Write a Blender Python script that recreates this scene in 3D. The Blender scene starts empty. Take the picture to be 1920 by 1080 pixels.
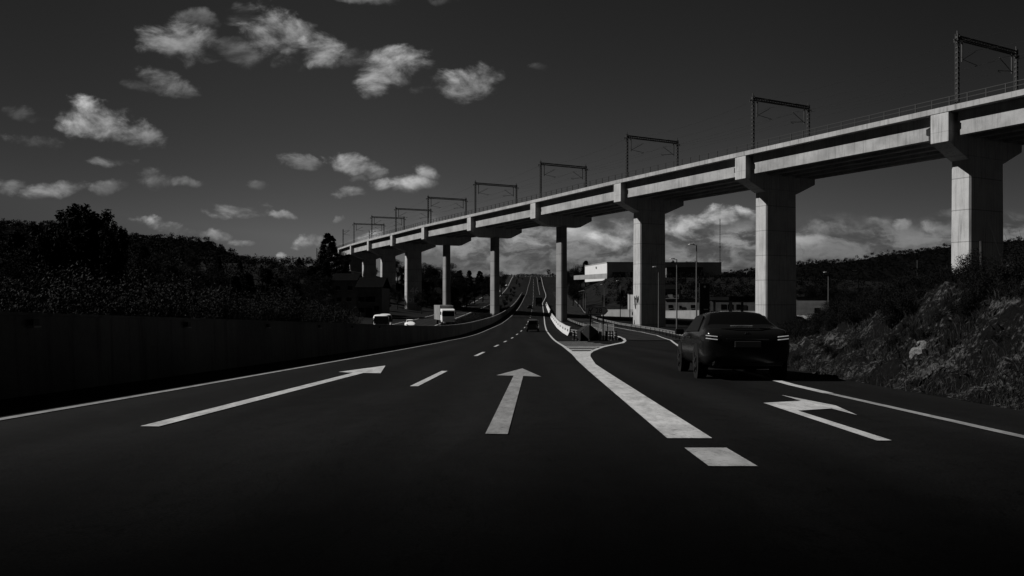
import bpy, bmesh, math, random
import numpy as np
from math import sin, cos, pi, radians, sqrt, exp
from mathutils import Vector, Matrix

random.seed(7)
rng = np.random.default_rng(7)
SC = bpy.context.scene
COL = SC.collection

# ------------------------------------------------------------------ camera, sky, sun, exposure
F = 1500.0            # focal length in pixels of the 1920 px wide photograph
HOR = 560.0           # row of the horizon
cam_d = bpy.data.cameras.new("camera")
cam_d.sensor_width = 36.0
cam_d.lens = F / 1920.0 * 36.0
cam_d.shift_y = (HOR - 540.0) / 1920.0
cam_d.clip_start = 0.05
cam_d.clip_end = 8000.0
cam = bpy.data.objects.new("camera", cam_d)
cam.location = (0, 0, 0)
cam.rotation_euler = (radians(90), 0, 0)
COL.objects.link(cam)
SC.camera = cam

SC.view_settings.view_transform = 'Standard'
SC.view_settings.look = 'None'
SC.view_settings.gamma = 1.0
SC.view_settings.exposure = 0.0

SUN_EL = radians(40.0)
SUN_AZ = radians(6.0)         # degrees ahead of straight left
to_sun = Vector((-cos(SUN_EL) * cos(SUN_AZ), cos(SUN_EL) * sin(SUN_AZ), sin(SUN_EL)))
sun_d = bpy.data.lights.new("sun", 'SUN')
sun_d.energy = 5.0
sun_d.angle = radians(0.5)
sun_d.color = (1.0, 0.985, 0.965)
sun = bpy.data.objects.new("sun", sun_d)
sun.rotation_euler = to_sun.to_track_quat('Z', 'Y').to_euler()
sun.location = (-60, 5, 60)
COL.objects.link(sun)

world = bpy.data.worlds.new("World")
SC.world = world
world.use_nodes = True
WT = world.node_tree


class NB:
    """small helper that wires shader nodes"""
    def __init__(self, tree):
        self.t = tree

    def n(self, typ, **kw):
        nd = self.t.nodes.new(typ)
        for k, v in kw.items():
            setattr(nd, k, v)
        return nd

    def link(self, a, b):
        self.t.links.new(a, b)

    def put(self, sock, v):
        if hasattr(v, 'is_output') or isinstance(v, bpy.types.NodeSocket):
            self.link(v, sock)
        else:
            sock.default_value = v

    def m(self, op, a, b=None, c=None, clamp=False):
        nd = self.n('ShaderNodeMath', operation=op)
        nd.use_clamp = clamp
        self.put(nd.inputs[0], a)
        if b is not None:
            self.put(nd.inputs[1], b)
        if c is not None:
            self.put(nd.inputs[2], c)
        return nd.outputs[0]

    def noise(self, vec, scale, detail=4.0, rough=0.55, dist=0.0):
        nd = self.n('ShaderNodeTexNoise')
        nd.noise_dimensions = '3D'
        if vec is not None:
            self.link(vec, nd.inputs['Vector'])
        nd.inputs['Scale'].default_value = scale
        nd.inputs['Detail'].default_value = detail
        nd.inputs['Roughness'].default_value = rough
        nd.inputs['Distortion'].default_value = dist
        return nd.outputs['Fac']

    def rng(self, v, a, b, c=0.0, d=1.0, smooth=True):
        nd = self.n('ShaderNodeMapRange')
        nd.interpolation_type = 'SMOOTHSTEP' if smooth else 'LINEAR'
        self.put(nd.inputs[0], v)
        for i, x in enumerate((a, b, c, d)):
            self.put(nd.inputs[1 + i], x)
        return nd.outputs[0]

    def comb(self, x, y, z=0.0):
        nd = self.n('ShaderNodeCombineXYZ')
        for i, v in enumerate((x, y, z)):
            self.put(nd.inputs[i], v)
        return nd.outputs[0]

    def mapping(self, vec, loc=(0, 0, 0), rot=(0, 0, 0), scale=(1, 1, 1), typ='POINT'):
        nd = self.n('ShaderNodeMapping', vector_type=typ)
        self.link(vec, nd.inputs[0])
        nd.inputs[1].default_value = loc
        nd.inputs[2].default_value = rot
        nd.inputs[3].default_value = scale
        return nd.outputs[0]


# clouds: direction on the sky (pixel column/row of that direction), half sizes, tilt, brightness
CLOUDS = [
    (345, 78, 88, 44, 14, .55), (520, 62, 90, 52, 22, .62), (595, 92, 60, 36, 0, .8), (728, 128, 78, 46, -12, .85), (860, 158, 84, 36, -4, .75),
    (318, 158, 62, 28, 22, .42), (190, 225, 88, 46, 14, .85), (235, 250, 70, 30, 8, .5), (60, 263, 52, 16, 5, .26),
    (40, 215, 54, 14, 5, .2), (210, 303, 46, 13, 5, .36), (285, 335, 40, 24, 0, .3), (345, 342, 36, 11, 10, .24),
    (100, 357, 62, 18, -8, .5), (20, 352, 40, 18, 0, .32), (208, 352, 34, 16, -5, .26), (565, 302, 42, 16, 8, .38),
    (672, 306, 70, 21, 12, .72), (762, 343, 66, 20, -2, .8), (798, 320, 38, 16, 10, .7), (660, 360, 44, 17, 5, .72),
    (677, 331, 20, 8, 0, .2), (440, 393, 62, 18, 3, .85), (523, 404, 30, 9, 5, .5), (310, 426, 66, 15, 6, .85),
    (400, 440, 44, 12, 8, .45), (455, 454, 30, 8, 0, .5), (578, 452, 40, 17, -4, .75), (533, 478, 8, 10, 0, .4),
    (643, 410, 11, 7, 0, .22), (485, 348, 28, 14, 10, .16), (700, 4, 62, 12, 0, .34), (830, 0, 40, 8, 0, .18),
    (690, 455, 60, 17, -8, .55), (1010, 128, 22, 9, 0, .06), (860, 455, 70, 40, 0, .42), (1085, 425, 60, 26, 0, .6), (1150, 440, 60, 40, 0, .7),
    (1280, 418, 60, 26, -6, 1.15), (1350, 405, 60, 20, -10, 1.1), (1400, 400, 40, 16, 12, 1.1), (1000, 448, 60, 26, 0, .5),
    (440, 92, 60, 26, 10, .30), (470, 35, 50, 30, 10, .24), (670, 108, 56, 22, 18, .22), (370, 40, 44, 20, 10, .24), (800, 165, 34, 14, 0, .18), (255, 158, 40, 12, 5, .16),
    (150, 210, 40, 22, -10, .5), (1560, 430, 60, 16, 0, .28), (1520, 455, 60, 14, 0, .24), (1780, 395, 50, 12, 0, .16),
    (1640, 415, 34, 9, 0, .3), (1690, 420, 16, 10, 0, .3), (1745, 418, 22, 14, 0, .3),
]
nb = NB(WT)
bg = next(n for n in WT.nodes if n.type == 'BACKGROUND')
tc = nb.n('ShaderNodeTexCoord')
sep = nb.n('ShaderNodeSeparateXYZ')
nb.link(tc.outputs['Generated'], sep.inputs[0])
dx, dy, dz = sep.outputs
ysafe = nb.m('MAXIMUM', dy, 0.08)
U = nb.m('DIVIDE', dx, ysafe)
V = nb.m('DIVIDE', dz, ysafe)
uv = nb.comb(U, V)
sky = nb.n('ShaderNodeTexSky', sky_type='NISHITA')
sky.sun_disc = False
sky.sun_elevation = SUN_EL
sky.sun_rotation = radians(-90 + 6)
sky.altitude = 300
sky.air_density = 1.0
sky.dust_density = 0.6
sky.ozone_density = 2.0
srgb = nb.n('ShaderNodeSeparateColor')
nb.link(sky.outputs[0], srgb.inputs[0])
# a black and white film behind a red filter keeps the red of the sky
red = nb.m('MULTIPLY', srgb.outputs[0], 0.30)
grn = nb.m('MULTIPLY', srgb.outputs[1], 0.0)
grey = nb.m('ADD', red, grn)
SKY_GAIN = .70
SKY_CAP = 1.2
n_w1 = nb.noise(nb.mapping(uv, scale=(1, 1.5, 1)), 7.0, 5.0, .6)
warp = nb.n('ShaderNodeTexNoise')
nb.link(uv, warp.inputs['Vector'])
warp.inputs['Scale'].default_value = 14.0
warp.inputs['Detail'].default_value = 6.0
warp.inputs['Roughness'].default_value = .62
wv = nb.n('ShaderNodeVectorMath', operation='SUBTRACT')
nb.link(warp.outputs['Color'], wv.inputs[0])
wv.inputs[1].default_value = (.5, .5, .5)
wv2 = nb.n('ShaderNodeVectorMath', operation='MULTIPLY')
nb.link(wv.outputs[0], wv2.inputs[0])
wv2.inputs[1].default_value = (.055, .03, 0)
wuv = nb.n('ShaderNodeVectorMath', operation='ADD')
nb.link(uv, wuv.inputs[0])
nb.link(wv2.outputs[0], wuv.inputs[1])
wuv = wuv.outputs[0]
streak = nb.mapping(uv, rot=(0, 0, radians(-25)), scale=(1, 1.7, 1))
N1 = nb.noise(streak, 17.0, 10.0, .60, .35)
N1s = nb.m('MULTIPLY_ADD', N1, 4.2, -2.1)
# the same noise a little towards the sun: where it is denser there, this place is shaded
offs = nb.mapping(uv, loc=(-.012, .02, 0))
N2 = nb.noise(nb.mapping(offs, rot=(0, 0, radians(-25)), scale=(1, 1.7, 1)), 17.0, 10.0, .60, .35)
relief = nb.m('SUBTRACT', N1, N2)
cov = None
for (cx, cy, rx, ry, rot, inten) in CLOUDS:
    mp = nb.mapping(wuv, loc=((cx - 960) / F, (HOR - cy) / F, 0), rot=(0, 0, radians(-rot)), scale=(rx / F, ry / F, 1), typ='TEXTURE')
    ln = nb.n('ShaderNodeVectorMath', operation='LENGTH')
    nb.link(mp, ln.inputs[0])
    le = ln.outputs['Value']
    f = nb.m('SUBTRACT', N1s, nb.m('MULTIPLY', le, le))
    a = nb.rng(f, -1.0, 0.40, 0.0, inten)
    dt = nb.n('ShaderNodeVectorMath', operation='DOT_PRODUCT')
    nb.link(mp, dt.inputs[0])
    dt.inputs[1].default_value = (-.30, .42, 0)
    a = nb.m('MULTIPLY', a, nb.m('MAXIMUM', nb.m('ADD', dt.outputs['Value'], .86), .3))
    cov = a if cov is None else nb.m('MAXIMUM', cov, a)
lum = nb.m('MULTIPLY_ADD', relief, 2.8, 0.82)
lum = nb.m('MAXIMUM', lum, 0.25)
cl = nb.m('MULTIPLY', cov, lum)
# low bank of stratocumulus over the horizon
bank_n = nb.noise(nb.mapping(wuv, scale=(1, 2.4, 1)), 17.0, 8.0, .60, .5)
bank_f = nb.noise(nb.mapping(uv, scale=(1, 3.2, 1)), 60.0, 5.0, .6)
edge = nb.noise(nb.mapping(uv, scale=(1, .2, 1)), 9.0, 5.0, .6)
vtop = nb.m('MULTIPLY_ADD', edge, .07, .062)
mask_v = nb.rng(nb.m('SUBTRACT', V, vtop), .012, -.022)
mask_l = nb.rng(U, -.14, -.04)
mask_r = nb.rng(U, .36, .30, .62, 1.0)
bank = nb.m('MULTIPLY', nb.m('MULTIPLY', mask_v, mask_l), mask_r)
tex = nb.m('ADD', nb.rng(bank_n, .38, .66, .10, .75), nb.m('MULTIPLY_ADD', bank_f, .5, -.25))
tex = nb.m('ADD', tex, nb.m('MULTIPLY', nb.rng(nb.m('SUBTRACT', V, vtop), -.05, -.004), nb.rng(bank_n, .42, .6, 0.0, .55)))
tex = nb.m('MAXIMUM', tex, .08)
bank_b = nb.m('MULTIPLY', tex, .21)
CLOUD_GAIN = .40
front = nb.rng(dy, .08, .2)
added_clouds = nb.m('MULTIPLY', nb.m('MULTIPLY', cl, CLOUD_GAIN), front)
base = nb.m('MULTIPLY', nb.m('POWER', nb.m('MAXIMUM', grey, .0001), 1.7), SKY_GAIN)
base = nb.m('MINIMUM', base, SKY_CAP)
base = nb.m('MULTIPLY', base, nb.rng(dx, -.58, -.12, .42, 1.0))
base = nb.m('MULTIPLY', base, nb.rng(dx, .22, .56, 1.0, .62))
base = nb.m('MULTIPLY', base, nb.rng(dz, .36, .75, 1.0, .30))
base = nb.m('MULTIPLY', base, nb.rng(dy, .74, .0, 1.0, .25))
bankm = nb.m('MULTIPLY', bank, front)
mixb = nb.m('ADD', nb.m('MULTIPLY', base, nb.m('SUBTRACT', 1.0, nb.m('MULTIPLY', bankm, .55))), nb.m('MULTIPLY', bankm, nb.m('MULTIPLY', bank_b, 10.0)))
total = nb.m('ADD', mixb, nb.m('MULTIPLY', added_clouds, 10.0))
cc = nb.n('ShaderNodeCombineColor')
for i in range(3):
    nb.link(total, cc.inputs[i])
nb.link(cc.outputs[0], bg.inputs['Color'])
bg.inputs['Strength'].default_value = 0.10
world.cycles.sampling_method = 'MANUAL'
world.cycles.sample_map_resolution = 256


# ------------------------------------------------------------------ materials
def mat(name, col, rough=.8, spec=.3, metal=0.0, emit=0.0, var=.0, vscale=1.0, bump=.0, bscale=40.0):
    m = bpy.data.materials.new(name)
    m.use_nodes = True
    p = m.node_tree.nodes['Principled BSDF']
    p.inputs['Base Color'].default_value = (col, col, col, 1)
    p.inputs['Roughness'].default_value = rough
    p.inputs['Specular IOR Level'].default_value = spec
    p.inputs['Metallic'].default_value = metal
    if emit:
        p.inputs['Emission Color'].default_value = (1, 1, 1, 1)
        p.inputs['Emission Strength'].default_value = emit
    b = NB(m.node_tree)
    t = b.n('ShaderNodeTexCoord')
    if var:
        n = b.noise(t.outputs['Object'], vscale, 6.0, .65)
        v = b.rng(n, .3, .72, col * (1 - var), col * (1 + var))
        c = b.n('ShaderNodeCombineColor')
        for i in range(3):
            b.link(v, c.inputs[i])
        b.link(c.outputs[0], p.inputs['Base Color'])
    if bump:
        n = b.noise(t.outputs['Object'], bscale, 4.0, .7)
        bp = b.n('ShaderNodeBump')
        bp.inputs['Strength'].default_value = bump
        bp.inputs['Distance'].default_value = .02
        b.link(n, bp.inputs['Height'])
        b.link(bp.outputs[0], p.inputs['Normal'])
    return m


def grey_out(b, p, v):
    c = b.n('ShaderNodeCombineColor')
    for i in range(3):
        b.link(v, c.inputs[i])
    b.link(c.outputs[0], p.inputs['Base Color'])


def concrete(name, col, joint=3.0, form=.42, streaks=.35, jdark=.55, fine=.12):
    """board-marked concrete: pour joints, formwork lines, run-off streaks"""
    m = bpy.data.materials.new(name)
    m.use_nodes = True
    p = m.node_tree.nodes['Principled BSDF']
    p.inputs['Roughness'].default_value = .85
    p.inputs['Specular IOR Level'].default_value = .15
    b = NB(m.node_tree)
    t = b.n('ShaderNodeTexCoord')
    o = t.outputs['Object']
    s = b.n('ShaderNodeSeparateXYZ')
    b.link(o, s.inputs[0])
    big = b.rng(b.noise(o, .35, 5.0, .6), .3, .7, 1 - fine, 1 + fine)
    grain = b.rng(b.noise(o, 9.0, 5.0, .7), .25, .75, .90, 1.08)
    st = b.rng(b.noise(b.mapping(o, scale=(2.2, 2.2, .12)), 1.6, 5.0, .65), .46, .78, 1.0, 1 - streaks)
    v = b.m('MULTIPLY', b.m('MULTIPLY', big, grain), st)
    if joint:
        fr = b.m('PINGPONG', b.m('ADD', s.outputs[2], .3), joint / 2)
        j = b.rng(fr, .035, .07, jdark, 1.0)
        v = b.m('MULTIPLY', v, j)
    if form:
        q = b.m('ADD', s.outputs[0], s.outputs[1])
        fl = b.rng(b.m('PINGPONG', q, form), .0, .05, .84, 1.0)
        v = b.m('MULTIPLY', v, fl)
    v = b.m('MULTIPLY', v, col)
    grey_out(b, p, v)
    bp = b.n('ShaderNodeBump')
    bp.inputs['Strength'].default_value = .25
    bp.inputs['Distance'].default_value = .02
    b.link(b.noise(o, 14.0, 4.0, .7), bp.inputs['Height'])
    b.link(bp.outputs[0], p.inputs['Normal'])
    return m


M = {}
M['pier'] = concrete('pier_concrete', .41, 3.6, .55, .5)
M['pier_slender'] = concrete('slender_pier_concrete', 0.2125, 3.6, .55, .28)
M['deckc'] = concrete('deck_concrete', .33, 0, .0, .55, fine=.2)
M['girder'] = concrete('girder_concrete', .31, 0, .0, .42, fine=.22)
M['cap'] = concrete('cap_concrete', .40, 2.4, .5, .55, jdark=.8)
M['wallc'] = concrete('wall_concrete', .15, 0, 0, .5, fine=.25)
M['barrier'] = concrete('barrier_concrete', 0.4375, 0, 0, .25)
M['pale_wall'] = concrete('pale_wall', 0.2625, 0, 0, .3)
M['dark_metal'] = mat('dark_metal', .012, .6, .3)
M['mast'] = mat('mast_steel', .02, .6, .3, var=.3, vscale=3)
M['galv'] = mat('galvanised_steel', .36, .42, .5, 1.0, var=.25, vscale=4)
M['lampsteel'] = mat('lamp_steel', .10, .55, .4, var=.2, vscale=2)
M['lamphead'] = mat('lamp_head', 0.4688, .3, .5)
M['black_paint'] = mat('black_paint', .006, .22, .35)
M['black'] = mat('black_plastic', .006, .6, .25)
M['carpaint'] = mat('car_paint', .007, .2, .3)
M['carpaint_grey'] = mat('grey_car_paint', .04, .25, .5)
M['carpaint_white'] = mat('white_car_paint', .8, .3, .5)
M['glass'] = mat('dark_glass', .003, .2, .18)
M['rubber'] = mat('tyre_rubber', .01, .85, .2)
M['rim'] = mat('wheel_rim', .05, .35, .5, .8)
M['chrome'] = mat('chrome', .6, .15, .5, 1.0)
M['chromed'] = mat('dull_chrome', .10, .3, .5, 1.0)
M['tinted'] = mat('tinted_glass', .003, .45, .12)
M['taillens'] = mat('tail_lens', .015, .1, .5)
M['tailglow'] = mat('tail_light_bar', .3, .4, .3, 0, emit=.17)
M['brakeglow'] = mat('brake_light_bar', .3, .4, .3, 0, emit=.2)
M['plate'] = mat('number_plate', .045, .5, .3)
M['white'] = mat('white_paint', 0.5125, .6, .3, var=.06, vscale=1.5)
M['sign'] = mat('sign_face', .6, .5, .3)
M['signtext'] = mat('sign_lettering', .005, .6, .2)
M['sign_light'] = mat('chevron_light', 0.4688, .5, .3)
M['band'] = mat('reflective_band', 0.2812, .4, .4)
M['housewall'] = mat('house_render', 0.1, .9, .2, var=.25, vscale=.8)
M['housewall2'] = mat('house_render_pale', 0.1875, .9, .2, var=.25, vscale=.6)
M['rooftile'] = mat('roof_tile', .006, .95, 0, var=.3, vscale=2)
M['warehouse'] = mat('warehouse_cladding', 0.55, .6, .3, var=.04, vscale=.4)
M['wood'] = mat('weathered_wood', 0.0375, .9, .2, var=.4, vscale=6)
M['bark'] = mat('bark', 0.0187, .95, .1, var=.4, vscale=4, bump=.5, bscale=10)
M['stone'] = mat('stone', 0.1063, .9, .2, var=.5, vscale=5, bump=.6, bscale=9)
M['ballast'] = mat('ballast', 0.075, .95, .1, var=.4, vscale=4)
M['graffiti'] = mat('graffiti_paint', .02, .7, .2)
M['graffiti_pale'] = mat('pale_graffiti', .8, .7, .2)
M['glint'] = mat('white_bodywork', .85, .25, .5)


def leaf_mat(name, lo, hi, rough=.55, spec=.25):
    m = bpy.data.materials.new(name)
    m.use_nodes = True
    p = m.node_tree.nodes['Principled BSDF']
    p.inputs['Roughness'].default_value = rough
    p.inputs['Specular IOR Level'].default_value = spec
    b = NB(m.node_tree)
    g = b.n('ShaderNodeNewGeometry')
    v = b.rng(g.outputs['Random Per Island'], 0, 1, lo, hi, smooth=False)
    grey_out(b, p, v)
    return m


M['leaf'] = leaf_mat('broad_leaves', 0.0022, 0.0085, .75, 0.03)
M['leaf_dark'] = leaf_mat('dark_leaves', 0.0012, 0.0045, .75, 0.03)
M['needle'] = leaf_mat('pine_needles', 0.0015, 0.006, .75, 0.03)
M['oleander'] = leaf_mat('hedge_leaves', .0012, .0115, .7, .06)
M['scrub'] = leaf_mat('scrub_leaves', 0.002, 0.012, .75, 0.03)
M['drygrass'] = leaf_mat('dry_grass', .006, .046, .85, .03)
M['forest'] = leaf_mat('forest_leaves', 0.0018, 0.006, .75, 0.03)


def asphalt(name, col):
    m = bpy.data.materials.new(name)
    m.use_nodes = True
    p = m.node_tree.nodes['Principled BSDF']
    p.inputs['Roughness'].default_value = .92
    p.inputs['Specular IOR Level'].default_value = .05
    b = NB(m.node_tree)
    t = b.n('ShaderNodeTexCoord')
    o = t.outputs['Object']
    grain = b.rng(b.noise(o, 60.0, 2.0, .8), .25, .75, .45, 1.7)
    mid = b.rng(b.noise(o, 3.0, 5.0, .65), .3, .7, .88, 1.12)
    lane = b.rng(b.noise(b.mapping(o, scale=(1.1, .035, 1)), 1.0, 4.0, .6), .3, .7, .86, 1.12)
    sx = b.n('ShaderNodeSeparateXYZ')
    b.link(o, sx.inputs[0])
    trk = b.rng(b.m('PINGPONG', b.m('ADD', sx.outputs[0], b.m('MULTIPLY', b.noise(o, .05, 2.0), .8)), .88), .15, .75, 1.16, .86)
    crack = b.rng(b.m('ABSOLUTE', b.m('SUBTRACT', b.noise(b.mapping(o, scale=(1.0, .22, 1)), 1.3, 6.0, .6, .6), .5)), .0, .006, .55, 1.0)
    patchy = b.rng(b.noise(b.mapping(o, scale=(.5, .12, 1)), .9, 3.0, .5), .55, .60, 1.0, .80)
    lane = b.m('MULTIPLY', lane, b.m('MULTIPLY', trk, b.m('MULTIPLY', crack, patchy)))
    v = b.m('MULTIPLY', b.m('MULTIPLY', grain, b.m('MULTIPLY', mid, lane)), col)
    grey_out(b, p, v)
    bp = b.n('ShaderNodeBump')
    bp.inputs['Strength'].default_value = .5
    bp.inputs['Distance'].default_value = .006
    b.link(b.noise(o, 60.0, 3.0, .8), bp.inputs['Height'])
    b.link(bp.outputs[0], p.inputs['Normal'])
    return m


M['asphalt'] = asphalt('asphalt', .0062)
M['asphalt_old'] = asphalt('worn_asphalt', 0.015)


def marking(name, col):
    m = bpy.data.materials.new(name)
    m.use_nodes = True
    p = m.node_tree.nodes['Principled BSDF']
    p.inputs['Roughness'].default_value = .85
    p.inputs['Specular IOR Level'].default_value = .15
    b = NB(m.node_tree)
    t = b.n('ShaderNodeTexCoord')
    o = t.outputs['Object']
    wear = b.rng(b.noise(o, 16.0, 8.0, .8), .34, .47, .30, 1.0)
    wear = b.m('MULTIPLY', wear, b.rng(b.noise(b.mapping(o, scale=(1, .3, 1)), 7.0, 6.0, .7), .30, .6, .72, 1.08))
    mid = b.rng(b.noise(b.mapping(o, scale=(1, .5, 1)), 2.2, 6.0, .7), .28, .7, .74, 1.08)
    v = b.m('MULTIPLY', b.m('MULTIPLY', wear, mid), col)
    grey_out(b, p, v)
    return m


M['paint'] = marking('road_paint', 0.4125)
M['paint_worn'] = marking('worn_road_paint', 0.2125)


def ground_mat():
    m = bpy.data.materials.new('ground_soil')
    m.use_nodes = True
    p = m.node_tree.nodes['Principled BSDF']
    p.inputs['Roughness'].default_value = .95
    p.inputs['Specular IOR Level'].default_value = .05
    b = NB(m.node_tree)
    t = b.n('ShaderNodeTexCoord')
    o = t.outputs['Object']
    n = b.noise(o, .25, 7.0, .65)
    v = b.rng(n, .35, .7, .004, .013)
    n2 = b.noise(o, 3.0, 6.0, .7)
    v = b.m('MULTIPLY', v, b.rng(n2, .25, .75, .5, 1.5))
    grey_out(b, p, v)
    bp = b.n('ShaderNodeBump')
    bp.inputs['Strength'].default_value = .6
    bp.inputs['Distance'].default_value = .15
    b.link(n2, bp.inputs['Height'])
    b.link(bp.outputs[0], p.inputs['Normal'])
    return m


def bank_mat():
    """roadside cutting: pale broken soil showing through dark growth"""
    m = bpy.data.materials.new('bank_soil')
    m.use_nodes = True
    p = m.node_tree.nodes['Principled BSDF']
    p.inputs['Roughness'].default_value = .95
    p.inputs['Specular IOR Level'].default_value = .05
    b = NB(m.node_tree)
    t = b.n('ShaderNodeTexCoord')
    o = t.outputs['Object']
    n = b.noise(o, .9, 8.0, .68)
    f = b.noise(o, 11.0, 7.0, .75)
    k = b.rng(b.m('ADD', b.m('MULTIPLY', n, .5), b.m('MULTIPLY', f, .5)), .50, .60)
    v = b.m('MULTIPLY_ADD', k, .075, .006)
    v = b.m('MULTIPLY', v, b.rng(f, .25, .75, .45, 1.5))
    grey_out(b, p, v)
    bp = b.n('ShaderNodeBump')
    bp.inputs['Strength'].default_value = 1.0
    bp.inputs['Distance'].default_value = .12
    b.link(f, bp.inputs['Height'])
    b.link(bp.outputs[0], p.inputs['Normal'])
    return m


M['ground'] = ground_mat()
M['hill_soil'] = mat('hill_soil', .0035, .95, .0, var=.4, vscale=.05)
M['bank'] = bank_mat()
M['path'] = mat('concrete_ditch', 0.1, .9, .1, var=.35, vscale=1.2)


# ------------------------------------------------------------------ mesh and scene helpers
class MB:
    def __init__(self):
        self.v = []
        self.f = []
        self.mi = []

    def face(self, pts, mi=0):
        i = len(self.v)
        self.v.extend(tuple(p) for p in pts)
        self.f.append(tuple(range(i, i + len(pts))))
        self.mi.append(mi)

    def raw(self, verts, faces, mi=0):
        i = len(self.v)
        self.v.extend(tuple(p) for p in verts)
        for f in faces:
            self.f.append(tuple(i + k for k in f))
            self.mi.append(mi)

    def box(self, c, s, rz=0.0, mi=0, taper=1.0):
        x, y, z = s[0] / 2, s[1] / 2, s[2] / 2
        vs = []
        for dzv, k in ((-z, 1.0), (z, taper)):
            for a, b_ in ((-x, -y), (x, -y), (x, y), (-x, y)):
                a2, b2 = a * k, b_ * k
                vs.append((c[0] + a2 * cos(rz) - b2 * sin(rz), c[1] + a2 * sin(rz) + b2 * cos(rz), c[2] + dzv))
        self.raw(vs, [(3, 2, 1, 0), (4, 5, 6, 7), (0, 1, 5, 4), (1, 2, 6, 5), (2, 3, 7, 6), (3, 0, 4, 7)], mi)

    def obox(self, o, ex, ey, ez, a, b, c, mi=0):
        """box spanning ranges a, b, c along the axes ex, ey, ez from the origin o"""
        o, ex, ey, ez = Vector(o), Vector(ex), Vector(ey), Vector(ez)
        vs = []
        for k in c:
            for (i, j) in ((a[0], b[0]), (a[1], b[0]), (a[1], b[1]), (a[0], b[1])):
                vs.append(o + ex * i + ey * j + ez * k)
        self.raw(vs, [(3, 2, 1, 0), (4, 5, 6, 7), (0, 1, 5, 4), (1, 2, 6, 5), (2, 3, 7, 6), (3, 0, 4, 7)], mi)

    def prism(self, poly, ext, mi=0):
        """poly: 3D points of a planar outline; ext: extrusion vector"""
        n = len(poly)
        e = Vector(ext)
        vs = [Vector(p) for p in poly] + [Vector(p) + e for p in poly]
        fs = [tuple(range(n))[::-1], tuple(range(n, 2 * n))]
        for i in range(n):
            j = (i + 1) % n
            fs.append((i, j, n + j, n + i))
        self.raw(vs, fs, mi)

    def tube(self, pts, r, n=6, mi=0, caps=True):
        pts = [Vector(p) for p in pts]
        rs = r if isinstance(r, (list, tuple)) else [r] * len(pts)
        rings = []
        for i, p in enumerate(pts):
            d = (pts[min(i + 1, len(pts) - 1)] - pts[max(i - 1, 0)]).normalized()
            up = Vector((0, 0, 1)) if abs(d.z) < .9 else Vector((1, 0, 0))
            a = d.cross(up).normalized()
            b = a.cross(d)
            rings.append([p + (a * cos(2 * pi * k / n) + b * sin(2 * pi * k / n)) * rs[i] for k in range(n)])
        vs = [v for rg in rings for v in rg]
        fs = []
        for i in range(len(pts) - 1):
            for k in range(n):
                k2 = (k + 1) % n
                fs.append((i * n + k, i * n + k2, (i + 1) * n + k2, (i + 1) * n + k))
        if caps:
            fs.append(tuple(range(n)))
            fs.append(tuple((len(pts) - 1) * n + k for k in range(n))[::-1])
        self.raw(vs, fs, mi)

    def cyl(self, c, axis, r, h, n=16, mi=0):
        a = Vector(axis).normalized() * h / 2
        self.tube([Vector(c) - a, Vector(c) + a], r, n, mi)

    def loft(self, rings, mi=0, closed=True, caps=True):
        n = len(rings[0])
        vs = [p for r in rings for p in r]
        fs = []
        for i in range(len(rings) - 1):
            for k in range(n if closed else n - 1):
                k2 = (k + 1) % n
                fs.append((i * n + k, i * n + k2, (i + 1) * n + k2, (i + 1) * n + k))
        if caps:
            fs.append(tuple(range(n))[::-1])
            fs.append(tuple((len(rings) - 1) * n + k for k in range(n)))
        self.raw(vs, fs, mi)

    def build(self, name, mats, parent=None, loc=(0, 0, 0), smooth=False, bevel=0.0, subsurf=0):
        me = bpy.data.meshes.new(name)
        me.from_pydata([tuple(v) for v in self.v], [], self.f)
        if not isinstance(mats, (list, tuple)):
            mats = [mats]
        for m_ in mats:
            me.materials.append(m_)
        if len(mats) > 1:
            me.polygons.foreach_set('material_index', self.mi)
        if smooth:
            me.polygons.foreach_set('use_smooth', [True] * len(me.polygons))
        me.update()
        o = bpy.data.objects.new(name, me)
        COL.objects.link(o)
        o.location = loc
        if parent is not None:
            o.parent = parent
        if bevel:
            md = o.modifiers.new('bevel', 'BEVEL')
            md.width = bevel
            md.segments = 2
            md.limit_method = 'ANGLE'
        if subsurf:
            md = o.modifiers.new('smooth', 'SUBSURF')
            md.levels = md.render_levels = subsurf
        return o


def tag(o, label=None, cat=None, group=None, kind=None):
    if label:
        o['label'] = label
    if cat:
        o['category'] = cat
    if group:
        o['group'] = group
    if kind:
        o['kind'] = kind
    return o


def thing(name, label, cat, loc=(0, 0, 0), rz=0.0, group=None):
    o = bpy.data.objects.new(name, None)
    o.empty_display_size = .3
    COL.objects.link(o)
    o.location = loc
    o.rotation_euler = (0, 0, rz)
    return tag(o, label, cat, group)


def dup(root, loc, rz=0.0, label=None, group=None, scale=None):
    def cp(o, parent):
        c = o.copy()
        COL.objects.link(c)
        c.parent = parent
        for ch in list(o.children):
            cp(ch, c)
        return c
    r = cp(root, None)
    r.location = loc
    r.rotation_euler = (0, 0, rz)
    if scale is not None:
        r.scale = (scale, scale, scale) if not isinstance(scale, (tuple, list)) else scale
    if label:
        r['label'] = label
    if group:
        r['group'] = group
    return r


def text_mesh(name, body, size, mtl, parent, loc, rot, extrude=.004, align='CENTER'):
    cu = bpy.data.curves.new(name, 'FONT')
    cu.body = body
    cu.size = size
    cu.extrude = extrude
    cu.align_x = align
    cu.align_y = 'CENTER'
    tmp = bpy.data.objects.new(name + '_curve', cu)
    COL.objects.link(tmp)
    dg = bpy.context.evaluated_depsgraph_get()
    dg.update()
    me = bpy.data.meshes.new_from_object(tmp.evaluated_get(dg))
    bpy.data.objects.remove(tmp)
    me.materials.clear()
    me.materials.append(mtl)
    o = bpy.data.objects.new(name, me)
    COL.objects.link(o)
    o.parent = parent
    o.location = loc
    o.rotation_euler = rot
    return o


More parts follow.
